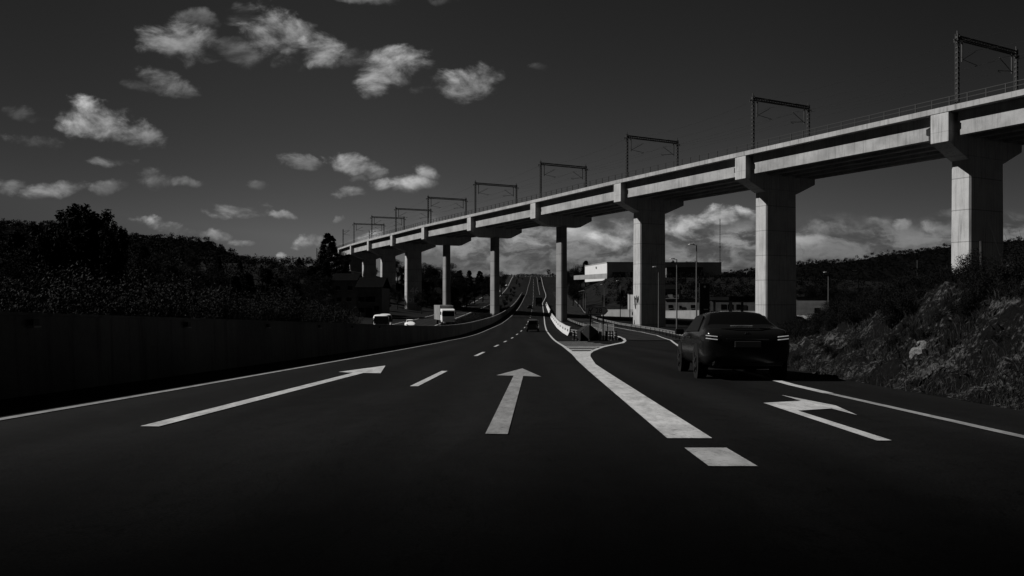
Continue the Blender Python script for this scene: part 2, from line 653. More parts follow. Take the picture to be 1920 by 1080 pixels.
# ------------------------------------------------------------------ lie of the land
ZT = [(-60, -1.23), (0, 1.05), (60, 3.33), (80, 3.99), (112, 4.63), (150, 4.80), (200, 4.67), (250, 4.0), (312, 2.7), (400, -.5), (500, -6.3),
      (650, -18.0), (720, -19.2), (850, -17.0), (1200, -8.0), (9000, -8.0)]
_zx = np.array([a for a, b in ZT], float)
_zy = np.array([b for a, b in ZT], float)
_sl = np.gradient(_zy, _zx)
_sl[0] = _sl[1] = _sl[2] = .038
_sl[-1] = 0


def zroad(Y):
    """height of the carriageway at the depth Y"""
    Y = np.asarray(Y, float)
    i = np.clip(np.searchsorted(_zx, Y) - 1, 0, len(_zx) - 2)
    h = _zx[i + 1] - _zx[i]
    t = np.clip((Y - _zx[i]) / h, 0, 1)
    h00 = 2 * t**3 - 3 * t**2 + 1
    h10 = t**3 - 2 * t**2 + t
    h01 = -2 * t**3 + 3 * t**2
    h11 = t**3 - t**2
    return -(h00 * _zy[i] + h10 * h * _sl[i] + h01 * _zy[i + 1] + h11 * h * _sl[i + 1])


_ys = np.concatenate([np.linspace(1, 60, 1200), np.linspace(60.1, 655, 3000)])
_rows = HOR - F * zroad(_ys) / _ys
_rows = np.minimum.accumulate(_rows)


def depth_at(row):
    return float(np.interp(-row, -_rows, _ys))


def on_road(x, y):
    """point of the carriageway seen at a given place of the photograph -> plan position"""
    Y = depth_at(y)
    return ((x - 960.0) / F * Y, Y)


def at(x, y, Y):
    return Vector(((x - 960.0) / F * Y, Y, (HOR - y) / F * Y))


def path_fn(pts):
    pts = sorted(pts, key=lambda p: p[1])
    xs = np.array([p[0] for p in pts])
    ys = np.array([p[1] for p in pts])

    def f(Y):
        Y = np.asarray(Y, float)
        v = np.interp(Y, ys, xs)
        return np.where(Y < ys[0], xs[0] + (Y - ys[0]) * .0167, v)
    return f


left_line = path_fn([(-5.92, 9.2)] + [on_road(*p) for p in ((300, 736), (600, 683), (760, 654.5), (840, 639), (890, 628), (915, 618), (940, 607),
                    (955, 596), (968, 583), (977, 570), (983, 558), (987, 550), (990, 538), (993, 528), (995, 520))])
lane_line = path_fn([on_road(*p) for p in ((776, 725), (834, 696), (891, 668), (907, 660.5), (932, 648), (947, 640.6), (968, 628), (978, 620),
                    (986, 611.5), (994, 596), (996, 588), (998, 575), (1000, 560), (1000, 552), (1000, 540), (1000.5, 521))])
right_line = path_fn([on_road(*p) for p in ((1293, 823), (1125, 700), (1092, 674.6), (1073, 661.5), (1056.5, 649), (1032, 629.8), (1024, 618), (1021.5, 608), (1020, 592),
                     (1018, 576), (1017, 568.7), (1023.5, 556), (1023, 551), (1017, 531), (1015, 521))])
exit_left = path_fn([on_road(*p) for p in ((1110, 672), (1118, 657), (1133, 651), (1156, 646), (1166, 643), (1172, 638))] + [(11.6, 90), (12.4, 111), (12.5, 125),
                    (12.4, 140), (12.6, 180), (14.5, 230), (18, 290), (20.5, 340), (22, 400), (24, 470)])
exit_right = path_fn([(4.95, 7.8), (5.2, 14.6), (5.9, 21.6), (7.4, 30), (8.7, 38)] + [on_road(*p) for p in ((1274, 650), (1258, 638))] +
                     [(17.2, 95), (17.9, 111), (17.6, 125), (17.1, 136), (17.2, 180), (19.5, 230), (23.5, 290), (26, 340), (28, 400), (30, 470)])
exit_right0 = exit_right


def exit_right(Y):
    Y = np.asarray(Y, float)
    return np.where(Y < 7.8, 4.95 + (Y - 7.8) * .02, exit_right0(Y))


wall_x = lambda Y: left_line(Y) - 1.74
opp_right = path_fn([(-11.6, 0), (-12.2, 60), (-13.0, 110), (-13.6, 160), (-13.2, 200), (-12.0, 250), (-9.0, 320), (-5.6, 430), (-2.5, 520), (1.5, 650), (4, 700)])
opp_left = lambda Y: opp_right(Y) - 9.0

# main terrain: control heights, thin plate spline
CP = [(-30, -20, -.2), (-31, 40, -2.2), (-31, 90, -4.2), (-33, 140, -4.6), (-35, 200, -4.3), (-36, 260, -2), (-60, 100, -3.0), (-60, 200, -2.0), (-110, 60, 3),
      (-110, 150, 6), (-75, 335, 12), (-110, 400, 8), (-50, 320, 8), (-34, 320, 0), (-30, 400, 3.5), (-28, 500, 9), (-25, 650, 17.5), (-200, 300, 17),
      (-200, 150, 14), (-320, 500, 30), (-420, 300, 32), (-250, 480, 24), (-200, -40, 4), (-80, -40, 1), (-100, 600, 12), (-60, 500, 9), (-160, 700, 14),
      (14, -30, 1.0), (20, 60, -3), (30, 120, -4.6), (60, 140, -5), (90, 160, -5), (50, 60, -1.5), (60, 90, -.5), (30, 20, .0), (60, 20, 1), (40, 180, -5),
      (80, 215, -4.5), (120, 180, -4), (45, 235, -3.5), (38, 300, -.5), (50, 330, 5.0), (55, 395, 10.5), (90, 400, 10.5), (150, 400, 10.5), (70, 330, 6), (110, 300, 2),
      (110, 330, 6), (45, 396, 10.6), (36, 420, 10.0), (35, 500, 11), (35, 650, 17.8), (90, 520, 14), (90, 650, 18.5), (200, 500, 7), (250, 300, -3), (200, 150, -4), (160, 60, -1), (200, -30, 6),
      (350, 500, 10), (450, 300, 3), (300, 650, 14), (-60, 800, 19), (60, 800, 18), (300, 900, 22), (-300, 900, 24), (0, 1100, 14), (-500, 700, 40), (-600, 100, 30),
      (-600, -100, 26), (600, 0, 20), (600, 600, 34), (-500, 1000, 24), (500, 1000, 24)]
_cp = np.array(CP, float)
_S = 100.0


def _tps(r2):
    return np.where(r2 > 1e-9, r2 * np.log(np.maximum(r2, 1e-9)) * .5, 0)


_A = _cp[:, :2] / _S
_n = len(_A)
_K = _tps(((_A[:, None] - _A[None]) ** 2).sum(-1)) + np.eye(_n) * .004
_P = np.hstack([np.ones((_n, 1)), _A])
_L = np.block([[_K, _P], [_P.T, np.zeros((3, 3))]])
_w = np.linalg.solve(_L, np.concatenate([_cp[:, 2], np.zeros(3)]))


def hills_tps(X, Y):
    q = np.stack([np.ravel(X), np.ravel(Y)], 1) / _S
    out = np.zeros(len(q))
    for s in range(0, len(q), 4000):
        k = _tps(((q[s:s + 4000, None] - _A[None]) ** 2).sum(-1))
        out[s:s + 4000] = k @ _w[:_n] + np.hstack([np.ones((len(k), 1)), q[s:s + 4000]]) @ _w[_n:]
    return out.reshape(np.shape(X))


def sstep(t):
    t = np.clip(t, 0, 1)
    return t * t * (3 - 2 * t)


bank_base = lambda Y: exit_right(Y) + np.interp(Y, [0, 10, 22, 60], [1.55, 1.55, 1.45, 1.5])
bank_h = lambda Y: np.interp(Y, [-20, 0, 13, 16, 20, 24, 29, 34, 40, 50, 62], [2.5, 2.5, 2.4, 2.3, 2.05, 1.75, 1.4, 1.05, .7, .3, 0])
BANK_W = 3.6


def ground(X, Y):
    X = np.asarray(X, float)
    Y = np.asarray(Y, float)
    zr = zroad(np.clip(Y, -60, 800)) - .10
    t = hills_tps(X, Y)
    lo = opp_left(Y) - 1.5
    hi = np.maximum(exit_right(Y), np.where(Y > 480, right_line(Y) + 8, 0)) + 1.2
    dl = np.clip((lo - X) / 14.0, 0, 1)
    dr = np.clip((X - hi) / 22.0, 0, 1)
    w = sstep(np.maximum(dl, dr))
    far = sstep((Y - 690) / 100.0)
    w = np.maximum(w, far)
    z = zr * (1 - w) + t * w
    bb = bank_base(Y)
    b = bank_h(Y) * sstep((X - bb) / BANK_W) ** .8
    back = 1 - .85 * sstep((X - bb - 12) / 14.0)
    # rough surface of the cutting
    rough = .06 * np.sin(X * 2.3 + 1.3 * np.sin(Y * .9)) + .05 * np.sin(Y * 2.1 + X * 1.1 + 2 * np.sin(X))
    z = z + np.where(X > bb, b * back * (1 + rough * .8), 0)
    return z


def gz(x, y):
    return float(ground(np.array([x]), np.array([y]))[0])


def grid_mesh(name, xs, ys, fn, mtl, smooth=True):
    X, Y = np.meshgrid(xs, ys)
    Z = fn(X, Y)
    v = np.stack([X.ravel(), Y.ravel(), Z.ravel()], 1)
    nx = len(xs)
    fs = []
    for j in range(len(ys) - 1):
        for i in range(nx - 1):
            a = j * nx + i
            fs.append((a, a + 1, a + nx + 1, a + nx))
    me = bpy.data.meshes.new(name)
    me.from_pydata(v.tolist(), [], fs)
    me.materials.append(mtl)
    if smooth:
        me.polygons.foreach_set('use_smooth', [True] * len(me.polygons))
    me.update()
    o = bpy.data.objects.new(name, me)
    COL.objects.link(o)
    return o


gx = np.unique(np.round(np.concatenate([np.linspace(-6000, -700, 12), np.linspace(-700, -120, 40), np.linspace(-120, -30, 46), np.linspace(-30, 36, 133),
                                        np.linspace(36, 130, 60), np.linspace(130, 700, 40), np.linspace(700, 6000, 12)]), 3))
gy = np.unique(np.round(np.concatenate([np.linspace(-200, -20, 10), np.linspace(-20, 70, 91), np.linspace(70, 260, 96), np.linspace(260, 760, 126),
                                        np.linspace(760, 1400, 30), np.linspace(1400, 7000, 10)]), 3))
terrain = tag(grid_mesh('ground', gx, gy, ground, M['ground']), kind='structure')


# roadside bank: a finer sheet of broken soil over the terrain
def bank_sheet():
    mb = MB()
    ys = np.linspace(-6, 48, 460)
    us = np.linspace(0, 1, 60)
    Yg, Ug = np.meshgrid(ys, us, indexing='ij')
    Xg = bank_base(Yg) - .35 + Ug * (BANK_W + 1.6)
    Zg = ground(Xg, Yg) + .03
    lump = np.zeros(Zg.shape)
    for step, amp in ((26, .13), (11, .085), (5, .06), (2, .045), (1, .03)):
        cy, cx = Zg.shape[0] // step + 3, Zg.shape[1] // max(1, step // 2) + 3
        cg = rng.normal(0, 1, (cy, cx))
        yy = np.arange(Zg.shape[0]) / step
        xx = np.arange(Zg.shape[1]) / max(1, step // 2)
        y0, x0 = yy.astype(int), xx.astype(int)
        fy, fx = sstep(yy - y0)[:, None], sstep(xx - x0)[None]
        lump += amp * ((cg[y0][:, x0] * (1 - fx) + cg[y0][:, x0 + 1] * fx) * (1 - fy) + (cg[y0 + 1][:, x0] * (1 - fx) + cg[y0 + 1][:, x0 + 1] * fx) * fy)
    Zg = Zg + (np.abs(lump) * .9 * np.interp(Yg, [34, 46], [1, 0]) + .02) * sstep(Ug * 5)
    v = np.stack([Xg.ravel(), Yg.ravel(), Zg.ravel()], 1).tolist()
    nu = len(us)
    fs = [(j * nu + i, j * nu + i + 1, (j + 1) * nu + i + 1, (j + 1) * nu + i) for j in range(len(ys) - 1) for i in range(nu - 1)]
    mb.raw(v, fs)
    return mb.build('roadside_ground', M['bank'], smooth=True)


tag(bank_sheet(), kind='structure')


def strip(name, fa, fb, ys, mtl, dz=.0, nx=2, kind='structure'):
    mb = MB()
    vs = []
    for Y in ys:
        a, b = float(fa(Y)), float(fb(Y))
        for i in range(nx):
            t = i / (nx - 1)
            vs.append((a + (b - a) * t, Y, float(zroad(Y)) + dz))
    fs = [(j * nx + i, j * nx + i + 1, (j + 1) * nx + i + 1, (j + 1) * nx + i) for j in range(len(ys) - 1) for i in range(nx - 1)]
    mb.raw(vs, fs)
    o = mb.build(name, mtl, smooth=True)
    return tag(o, kind=kind)


YS = np.unique(np.concatenate([np.arange(-14, 60, 3.0), np.arange(60, 320, 4.0), np.arange(320, 700, 6.0)]))
GORE_END = 72.0
road_right = lambda Y: np.where(Y < GORE_END, exit_right(Y) + 1.5, right_line(Y) + np.interp(Y, [72, 80, 110, 300, 380, 690], [1.9, 1.6, 1.5, 1.2, 1.0, 1.2]))
ysA = YS[YS < GORE_END]
ysA = np.append(ysA, GORE_END)
strip('road', lambda Y: wall_x(Y) - .1, road_right, ysA, M['asphalt'], 0.0, 9)
ysB = np.insert(YS[YS > GORE_END], 0, GORE_END)
road_far_right = lambda Y: right_line(Y) + np.interp(Y, [72, 80, 110, 300, 380, 690], [1.9, 1.6, 1.5, 1.2, 1.0, 1.2])
strip('road', lambda Y: wall_x(Y) - .1, road_far_right, ysB, M['asphalt'], 0.0, 7)
ysE = np.insert(YS[(YS > GORE_END) & (YS < 470)], 0, GORE_END)
strip('slip_road', lambda Y: exit_left(Y) - .5, lambda Y: exit_right(Y) + 1.5, ysE, M['asphalt_old'], 0.004, 5)
strip('road', lambda Y: opp_left(Y) - .8, lambda Y: opp_right(Y) + .8, YS, M['asphalt_old'], 0.0, 5)

# ------------------------------------------------------------------ painted markings
DZM = .010


def line(name, fc, w, y0, y1, mtl, dz=DZM, step=2.0):
    ys = np.append(np.arange(y0, y1, step), y1)
    wf = w if callable(w) else (lambda Y: w)
    return strip(name, lambda Y: fc(Y) - wf(Y) / 2, lambda Y: fc(Y) + wf(Y) / 2, ys, mtl, dz)


line('road_marking', left_line, .15, -12, 640, M['paint_worn'])
for k in range(40):
    y0 = 14.6 + k * 16.4
    y1 = y0 + 5.3
    if y0 > 600:
        break
    line('road_marking', lane_line, .15, y0, y1, M['paint'])
line('road_marking', right_line, lambda Y: np.interp(Y, [8, 7.8, 26, 34, 60, 300], [.43, .43, .42, .2, .19, .22]), 7.64, 640, M['paint'])
line('road_marking', lambda Y: right_line(Y) + .01, .37, 6.08, 7.02, M['paint'])
line('road_marking', exit_right, .13, -10, 13.0, M['paint_worn'])
line('road_marking', exit_right, .18, 13.0, 170, M['paint'])
line('road_marking', lambda Y: opp_right(Y) - .3, .22, 60, 640, M['paint'])
line('road_marking', lambda Y: opp_left(Y) + .3, .20, 60, 640, M['paint'])
line('road_marking', lambda Y: np.interp(Y, [400, 430, 655], [7.0, 15.0, 19.8]) * 0 + right_line(Y) - 3.3, .18, 430, 640, M['paint_worn'])


def patch(pts, mtl, name='road_marking', dz=DZM):
    mb = MB()
    pp = []
    for (x, y) in pts:
        X, Y = on_road(x, y)
        pp.append((X, Y, float(zroad(Y)) + dz))
    mb.face(pp[::-1])
    me = mb.build(name, mtl)
    bm = bmesh.new()
    bm.from_mesh(me.data)
    bmesh.ops.triangulate(bm, faces=bm.faces[:])
    for f in bm.faces:
        if f.normal.z < 0:
            f.normal_flip()
    bm.to_mesh(me.data)
    bm.free()
    return tag(me, kind='structure')


patch([(263, 800.5), (298, 801), (681.6, 699.8), (713.6, 700.4), (722.8, 686), (634.7, 698), (662, 699.6)], M['paint'])
patch([(910, 814.8), (952, 815.5), (981, 705.6), (1015, 707), (979.3, 691.3), (931, 704.3), (963, 705.2)], M['paint_worn'])
patch([(1431.4, 756.5), (1502, 752.6), (1465, 741.6), (1566.8, 761.5), (1607.5, 779.7), (1558.9, 767.1), (1496, 771.2), (1672, 827.5), (1644.7, 827.9)], M['paint'])
# the gore: nose of solid paint, outline towards the slip road, cross stripes
patch([(1081, 675), (1069.4, 659), (1110, 659), (1107.5, 663), (1107, 669), (1117, 684), (1141, 700), (1170, 723), (1120, 710)], M['paint'], dz=DZM + .004)
gore = [(1107, 664), (1113, 658.8), (1133, 651), (1156, 645.8), (1170, 643.2), (1174.7, 639.3), (1172.3, 635.2), (1160, 630)]
gin = [(1100, 662), (1110, 656.8), (1130, 649.3), (1155, 644.0), (1166, 641.8), (1169.5, 639.0), (1167.5, 635.6), (1157, 631)]
for i in range(len(gore) - 1):
    patch([gore[i], gore[i + 1], gin[i + 1], gin[i]], M['paint'])
gl = path_fn([(on_road(*p)[0] + .1, on_road(*p)[1]) for p in ((1070, 659), (1056, 649), (1032, 629.8))])
gr = path_fn([on_road(*p) for p in ((1100, 662), (1110, 656.8), (1130, 649.3), (1155, 644.0), (1166, 641.8))])
for k in range(7):
    y0 = 39.6 + k * 4.1
    gr_ = (lambda Y: gr(Y) - .05) if y0 < 52 else (lambda Y: gl(Y) + np.interp(Y, [52, 64], [3.2, 2.4]))
    strip('road_marking', gl, gr_, [y0, y0 + .7, y0 + 1.4], M['paint_worn'] if k > 2 else M['paint'], DZM)

# ------------------------------------------------------------------ unseen cloud shape, added to keep the sun off the nearest road
def unseen_sun_blocker():
    dist = 760.0
    bm = bmesh.new()
    bmesh.ops.create_icosphere(bm, subdivisions=4, radius=1.0)
    for v in bm.verts:
        n = v.co.normalized()
        k = 1 + .025 * sin(7 * n.x + 3 * n.z) + .02 * sin(11 * n.y + 5 * n.x) + .015 * sin(17 * n.x - 13 * n.y)
        v.co = Vector((n.x * 70 * k, n.y * 70 * k, n.z * 16 * k))
    me = bpy.data.meshes.new('added_clouds')
    bm.to_mesh(me)
    bm.free()
    me.materials.append(M['white'])
    o = bpy.data.objects.new('added_clouds', me)
    COL.objects.link(o)
    base_p = Vector((22.0, 5.4 - sqrt(70.0 ** 2 - 22.0 ** 2), -1.2))
    o.location = base_p + to_sun * dist
    tag(o, kind='stuff')


unseen_sun_blocker()

# ------------------------------------------------------------------ viaduct
SPAN = 30.0
PT = [(61.6, 63.1, 21.2), (47.0, 89.5, 21.1), (32.5, 115.8, 21.0), (18.3, 142.0, 20.9), (4.1, 168.3, 20.6), (-10.7, 194.8, 20.3), (-24.8, 221.2, 20.2),
      (-37.4, 247.5, 20.1), (-49.3, 273.5, 20.2), (-60.6, 300.5, 20.4), (-71.2, 328.5, 20.6), (-81.0, 357.0, 20.8)]
FIRST = (77.0, 36.0, 21.3)
PTS = [Vector(FIRST)] + [Vector(p) for p in PT]
PCENT = [None] * len(PTS)


def seg_frames():
    fr = []
    for i in range(len(PTS)):
        a = PTS[max(i - 1, 0)]
        b = PTS[min(i + 1, len(PTS) - 1)]
        d = Vector((b.x - a.x, b.y - a.y, 0)).normalized()
        fr.append((d, Vector((d.y, -d.x, 0))))
    return fr


FR = seg_frames()
UP = Vector((0, 0, 1))
viaduct = thing('railway_viaduct', 'long pale concrete railway viaduct on tall piers crossing over the motorway', 'viaduct', (0, 0, 0))
DW = 13.6     # width of a pier cap


def sweep(profile, lo=0, hi=None, nsub=6):
    """closed profile (offset from the near edge, height over the deck edge) swept along the viaduct"""
    hi = len(PTS) - 1 if hi is None else hi
    rings = []
    for i in range(lo, hi):
        for s in range(nsub + (1 if i == hi - 1 else 0)):
            t = s / nsub
            p = PTS[i].lerp(PTS[i + 1], t)
            d, n = FR[i][0].lerp(FR[i + 1][0], t).normalized(), FR[i][1].lerp(FR[i + 1][1], t).normalized()
            rings.append([p + n * o + UP * z for o, z in profile])
    return rings


mb = MB()
mb.loft(sweep([(-.35, 0), (.05, 0), (.05, -.25), (DW - .05, -.25), (DW - .05, 0), (DW + .35, 0), (DW + .35, -.60), (-.35, -.60)]))
mb.build('deck', M['deckc'], viaduct)
mb = MB()
mb.loft(sweep([(2.0, -.25), (2.6, .25), (DW - 2.6, .25), (DW - 2.0, -.25)]))
mb.build('track_bed', M['ballast'], viaduct)
mb = MB()
for o in (3.35, 4.8, 8.8, 10.25):
    mb.loft(sweep([(o, .25), (o + .07, .25), (o + .07, .43), (o, .43)]))
mb.build('rails', M['dark_metal'], viaduct)

# rails of the walkway
def railing(off):
    mb = MB()
    for z in (1.05, .58):
        mb.loft(sweep([(off - .035, z - .035), (off + .035, z - .035), (off + .035, z + .035), (off - .035, z + .035)]))
    for i in range(len(PTS) - 1):
        for s in range(15):
            p = PTS[i].lerp(PTS[i + 1], s / 15)
            n = FR[i][1]
            d = FR[i][0]
            mb.obox(p + n * off, d, n, UP, (-.055, .055), (-.045, .045), (0, 1.05))
    return mb.build('railing', M['dark_metal'], viaduct)


railing(.0)
railing(DW)

CAP_T = 2.1
for i in range(1, len(PTS)):
    p0 = PTS[i]
    d, n = FR[i]
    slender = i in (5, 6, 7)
    W = 1.5 if slender else {1: 6.6, 2: 6.4, 3: 6.1, 4: 5.6}.get(i, 4.8)
    T = 2.25
    pier = bpy.data.objects.new('pier', None)
    COL.objects.link(pier)
    pier.parent = viaduct
    c = p0 + n * (DW / 2) - d * (CAP_T / 2)          # p0 is the far corner of the cap end
    pier.location = c
    pier.rotation_euler = (0, 0, math.atan2(n.y, n.x))
    # local axes: x across the viaduct, y along it (away), z up from the deck edge
    h = DW / 2 + .3
    if slender:
        prof = [(-h, -.61), (h, -.61), (h, -3.85), (h - 3.0, -5.3), (-h + 3.0, -5.3), (-h, -3.85)]
    else:
        prof = [(-h, -.61), (h, -.61), (h, -3.85), (W / 2 + .2, -5.5), (-W / 2 - .2, -5.5), (-h, -3.85)]
    mb = MB()
    mb.prism([(x, -CAP_T / 2, z) for x, z in prof], (0, CAP_T, 0))
    mb.build('pier_cap', M['cap'], pier, bevel=.06)
    foot = min(gz(c.x, c.y), gz(c.x - n.x * 4, c.y - n.y * 4), gz(c.x + n.x * 4, c.y + n.y * 4)) - 1.5 - c.z
    mb = MB()
    k = 1.04
    vs = []
    for z, s in ((foot, k), (-5.2, 1.0)):
        ch = .18
        x, y = W / 2 * s, T / 2 * s
        vs.append([(-x + ch, -y, z), (x - ch, -y, z), (x, -y + ch, z), (x, y - ch, z), (x - ch, y, z), (-x + ch, y, z), (-x, y - ch, z), (-x, -y + ch, z)])
    mb.loft(vs)
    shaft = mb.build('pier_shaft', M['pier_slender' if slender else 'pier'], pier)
    if i == 4:      # tags sprayed low on the sunlit face of this pier
        zb = foot + 1.5
        for strokes in (((-.75, 4.2), (-.6, 5.6), (-.35, 4.4), (-.3, 5.5), (-.1, 4.0), (.05, 5.7), (.2, 5.1), (-.02, 4.9)), ((.2, 3.4), (.35, 5.2), (.62, 5.6), (.45, 4.0), (.24, 3.3)), ((.5, .6), (.55, 1.3), (.64, .5))):
            mb = MB()
            mb.tube([(-W / 2 * 1.03 - .02, y, z + zb) for y, z in strokes], .06, 5)
            mb.build('graffiti', M['graffiti'], pier)
    if i == 8:
        for body, dzv in (('46', 4.6), ('bro', 2.0)):
            text_mesh('graffiti', body, 3.0, M['graffiti_pale'], pier, (0, -T / 2 * 1.04 - .03, foot + 3.2 + dzv), (radians(90), 0, 0))

# girders: five precast beams in every span, ends dapped over the caps
GO = [.72, 3.55, 6.35, 9.15, 12.0]
for i in range(len(PTS) - 1):
    a, b_ = PTS[i], PTS[i + 1]
    d = (b_ - a)
    L = d.length
    d.normalize()
    n = Vector((d.y, -d.x, 0)).normalized()
    for o in GO:
        mb = MB()
        s0, s1 = .70, L - CAP_T - .30
        prof = [(s0 + .12, -.62), (s1 - .12, -.62), (s1 - .12, -1.45), (s1, -1.5), (s1, -1.72), (s1 - .5, -1.9), (s1 - .5, -2.55), (s1 - .2, -2.75), (s1 - .2, -3.2),
                (s0 + .2, -3.2), (s0 + .2, -2.75), (s0 + .5, -2.55), (s0 + .5, -1.9), (s0, -1.72), (s0, -1.5), (s0 + .12, -1.45)]
        mb.prism([a + n * o + d * s + UP * z for s, z in prof], n * .9)
        mb.build('girder', M['girder'], viaduct)

# ------------------------------------------------------------------ catenary portals on the viaduct
PW = 11.3
PH = 7.75


def portal_proto():
    r = thing('catenary_portal', 'x', 'catenary portal', (0, 0, 0), 0, 'catenary portals along the viaduct')
    for x in (0, PW):
        mb = MB()
        for dx_ in (-.15, .15):
            for dy_ in (-.12, .12):
                mb.obox((x + dx_, dy_, 0), (1, 0, 0), (0, 1, 0), UP, (-.035, .035), (-.035, .035), (-.3, PH + .2))
        for k in range(14):
            z = .2 + k * .56
            mb.obox((x, 0, z), (1, 0, 0), (0, 1, 0), UP, (-.18, .18), (-.13, .13), (0, .20))
        mb.build('mast', M['mast'], r)
        mb = MB()
        s = -1 if x == 0 else 1
        mb.obox((x, 0, PH - .55), (1, 0, 0), (0, 1, 0), UP, (min(0, s * .62), max(0, s * .62)), (-.05, .05), (0, .10))
        mb.obox((x + s * .5, 0, PH - .85), (1, 0, 0), (0, 1, 0), UP, (-.06, .06), (-.06, .06), (0, .35))
        mb.build('insulator_arm', M['mast'], r)
        mb = MB()
        mb.obox((x, 0, PH), (1, 0, 0), (0, 1, 0), UP, (-.05, .05), (-.05, .05), (0, .55))
        mb.build('finial', M['mast'], r)
    mb = MB()
    for dy_ in (-.17, .17):
        for z in (PH - .42, PH - .06):
            mb.obox((0, dy_, z), (1, 0, 0), (0, 1, 0), UP, (.1, PW - .1), (-.05, .05), (-.06, .06))
        for k in range(22):
            x0 = .15 + k * (PW - .3) / 22
            mb.tube([(x0, dy_, PH - .4), (x0 + (PW - .3) / 44, dy_, PH - .06), (x0 + (PW - .3) / 22, dy_, PH - .4)], .045, 4)
    mb.build('cross_beam', M['mast'], r)
    for x, s in ((.85, 1), (PW - .85, -1)):
        mb = MB()
        mb.obox((x, 0, PH - 2.75), (1, 0, 0), (0, 1, 0), UP, (-.07, .07), (-.07, .07), (0, 2.4))
        mb.build('drop_bracket', M['mast'], r)
        mb = MB()
        mb.tube([(x, 0, PH - 2.55), (x + s * 2.5, 0, PH - 1.25)], .045, 5)
        mb.tube([(x, 0, PH - 2.45), (x + s * 2.9, 0, PH - 2.75)], .035, 5)
        mb.tube([(x + s * 1.2, 0, PH - 2.6), (x + s * 2.9, 0, PH - 2.75), (x + s * 2.3, 0, PH - 2.95)], .03, 5)
        mb.build('cantilever', M['mast'], r)
    return r


def along(i, back, off):
    """a point on the deck, `back` metres nearer than pier i, `off` from the near edge"""
    d, n = FR[i]
    return PTS[i] - d * back + n * off


names = {1: 'at the end of the deck nearest the camera', 2: 'over the nearest pier, cut by the picture edge', 3: 'over the wide pier behind the black saloon',
         4: 'over the wide pier with sprayed tags', 5: 'over the slender pier right of the motorway', 6: 'over the slender pier left of the motorway',
         7: 'over the slender pier behind the white lorry', 8: 'over the wide pier sprayed with 46', 9: 'over the pier behind the house', 10: 'over the last pier clear of the trees',
         11: 'farthest out on the viaduct, by the pine', 12: 'beyond the viaduct end'}
pp_ = portal_proto()
first = True
for i in range(2, 11):
    p = along(i, 2.4, .8)
    rz = math.atan2(FR[i][1].y, FR[i][1].x)
    lab = 'steel catenary portal ' + names[i]
    if first:
        pp_.location = p
        pp_.rotation_euler = (0, 0, rz)
        pp_['label'] = lab
        first = False
    else:
        dup(pp_, p, rz, lab)


def single_mast(p, h, label):
    r = thing('catenary_mast', label, 'catenary mast', p, 0, 'single catenary masts beyond the portals')
    mb = MB()
    for dx_ in (-.16, .16):
        mb.obox((dx_, 0, 0), (1, 0, 0), (0, 1, 0), UP, (-.05, .05), (-.12, .12), (-1.5, h))
    for k in range(int(h / .6)):
        mb.obox((0, 0, .2 + k * .6), (1, 0, 0), (0, 1, 0), UP, (-.18, .18), (-.1, .1), (0, .18))
    mb.build('mast', M['mast'], r)
    mb = MB()
    mb.tube([(0, 0, h - 1.0), (2.6, 0, h - .5)], .06, 5)
    mb.tube([(0, 0, h - 2.2), (2.6, 0, h - .5)], .06, 5)
    mb.tube([(0, 0, h - 2.2), (2.8, 0, h - 2.4)], .05, 5)
    mb.build('cantilever', M['mast'], r)


single_mast(along(11, 6, 1.0), 7.5, 'single steel mast at the far end of the viaduct deck')
single_mast(along(11, 6, 11.6), 7.5, 'single steel mast on the far side of the track by the viaduct end')
for q, (px_, py0, py1, Y) in enumerate(((594, 465, 480, 420), (602, 457, 478, 410))):
    p = at(px_, py1, Y)
    single_mast(p, (py1 - py0) * Y / F, ('small' if q == 0 else 'taller') + ' lattice mast on the wooded crest left of the pine')

# overhead wires
for off, zz, lab in ((3.7, PH - 1.25, 'catenary wire over the nearer track'), (3.95, PH - 2.9, 'contact wire over the nearer track'),
                     (8.9, PH - 1.25, 'catenary wire over the farther track'), (8.7, PH - 2.9, 'contact wire over the farther track'),
                     (.25, PH - .8, 'feeder wire along the near row of masts'), (DW - 1.0, PH - .8, 'feeder wire along the far row of masts')):
    mb = MB()
    pts = []
    sag = .1 if 'contact' in lab else .8
    for i in range(1, 11):
        a, b_ = along(i, 2.4, off), along(i + 1, 2.4, off)
        for s in range(8):
            t = s / 8
            pts.append(a.lerp(b_, t) + UP * (zz - sag * 4 * t * (1 - t)))
    mb.tube(pts, .015, 4)
    tag(mb.build('overhead_wire', M['dark_metal']), 'thin ' + lab + ' of the viaduct', 'wire', 'overhead wires')

# ------------------------------------------------------------------ wall on the near side of the carriageway
WH = 1.26
wys = np.append(np.arange(-14, 430, 2.5), 430)
mb = MB()
rings = []
for Y in wys:
    x = float(wall_x(Y))
    z = float(zroad(Y))
    hgt = WH * float(np.interp(Y, [0, 300, 420, 430], [1, 1, 1.1, 1.0]))
    rings.append([(x, Y, z - .3), (x - .06, Y, z + hgt), (x - .22, Y, z + hgt), (x - .3, Y, z - .5)])
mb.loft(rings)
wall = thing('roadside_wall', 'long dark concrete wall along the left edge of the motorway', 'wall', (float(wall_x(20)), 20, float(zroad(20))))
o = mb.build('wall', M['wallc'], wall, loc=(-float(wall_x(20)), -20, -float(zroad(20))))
mb = MB()
rings = []
for Y in wys:
    x = float(wall_x(Y))
    z = float(zroad(Y))
    hgt = WH * float(np.interp(Y, [0, 300, 420, 430], [1, 1, 1.1, 1.0]))
    rings.append([(x - .02, Y, z + hgt + .003), (x - .02, Y, z + hgt + .05), (x - .27, Y, z + hgt + .05), (x - .27, Y, z + hgt + .003)])
mb.loft(rings)
mb.build('coping', M['wallc'], wall, loc=(-float(wall_x(20)), -20, -float(zroad(20))))
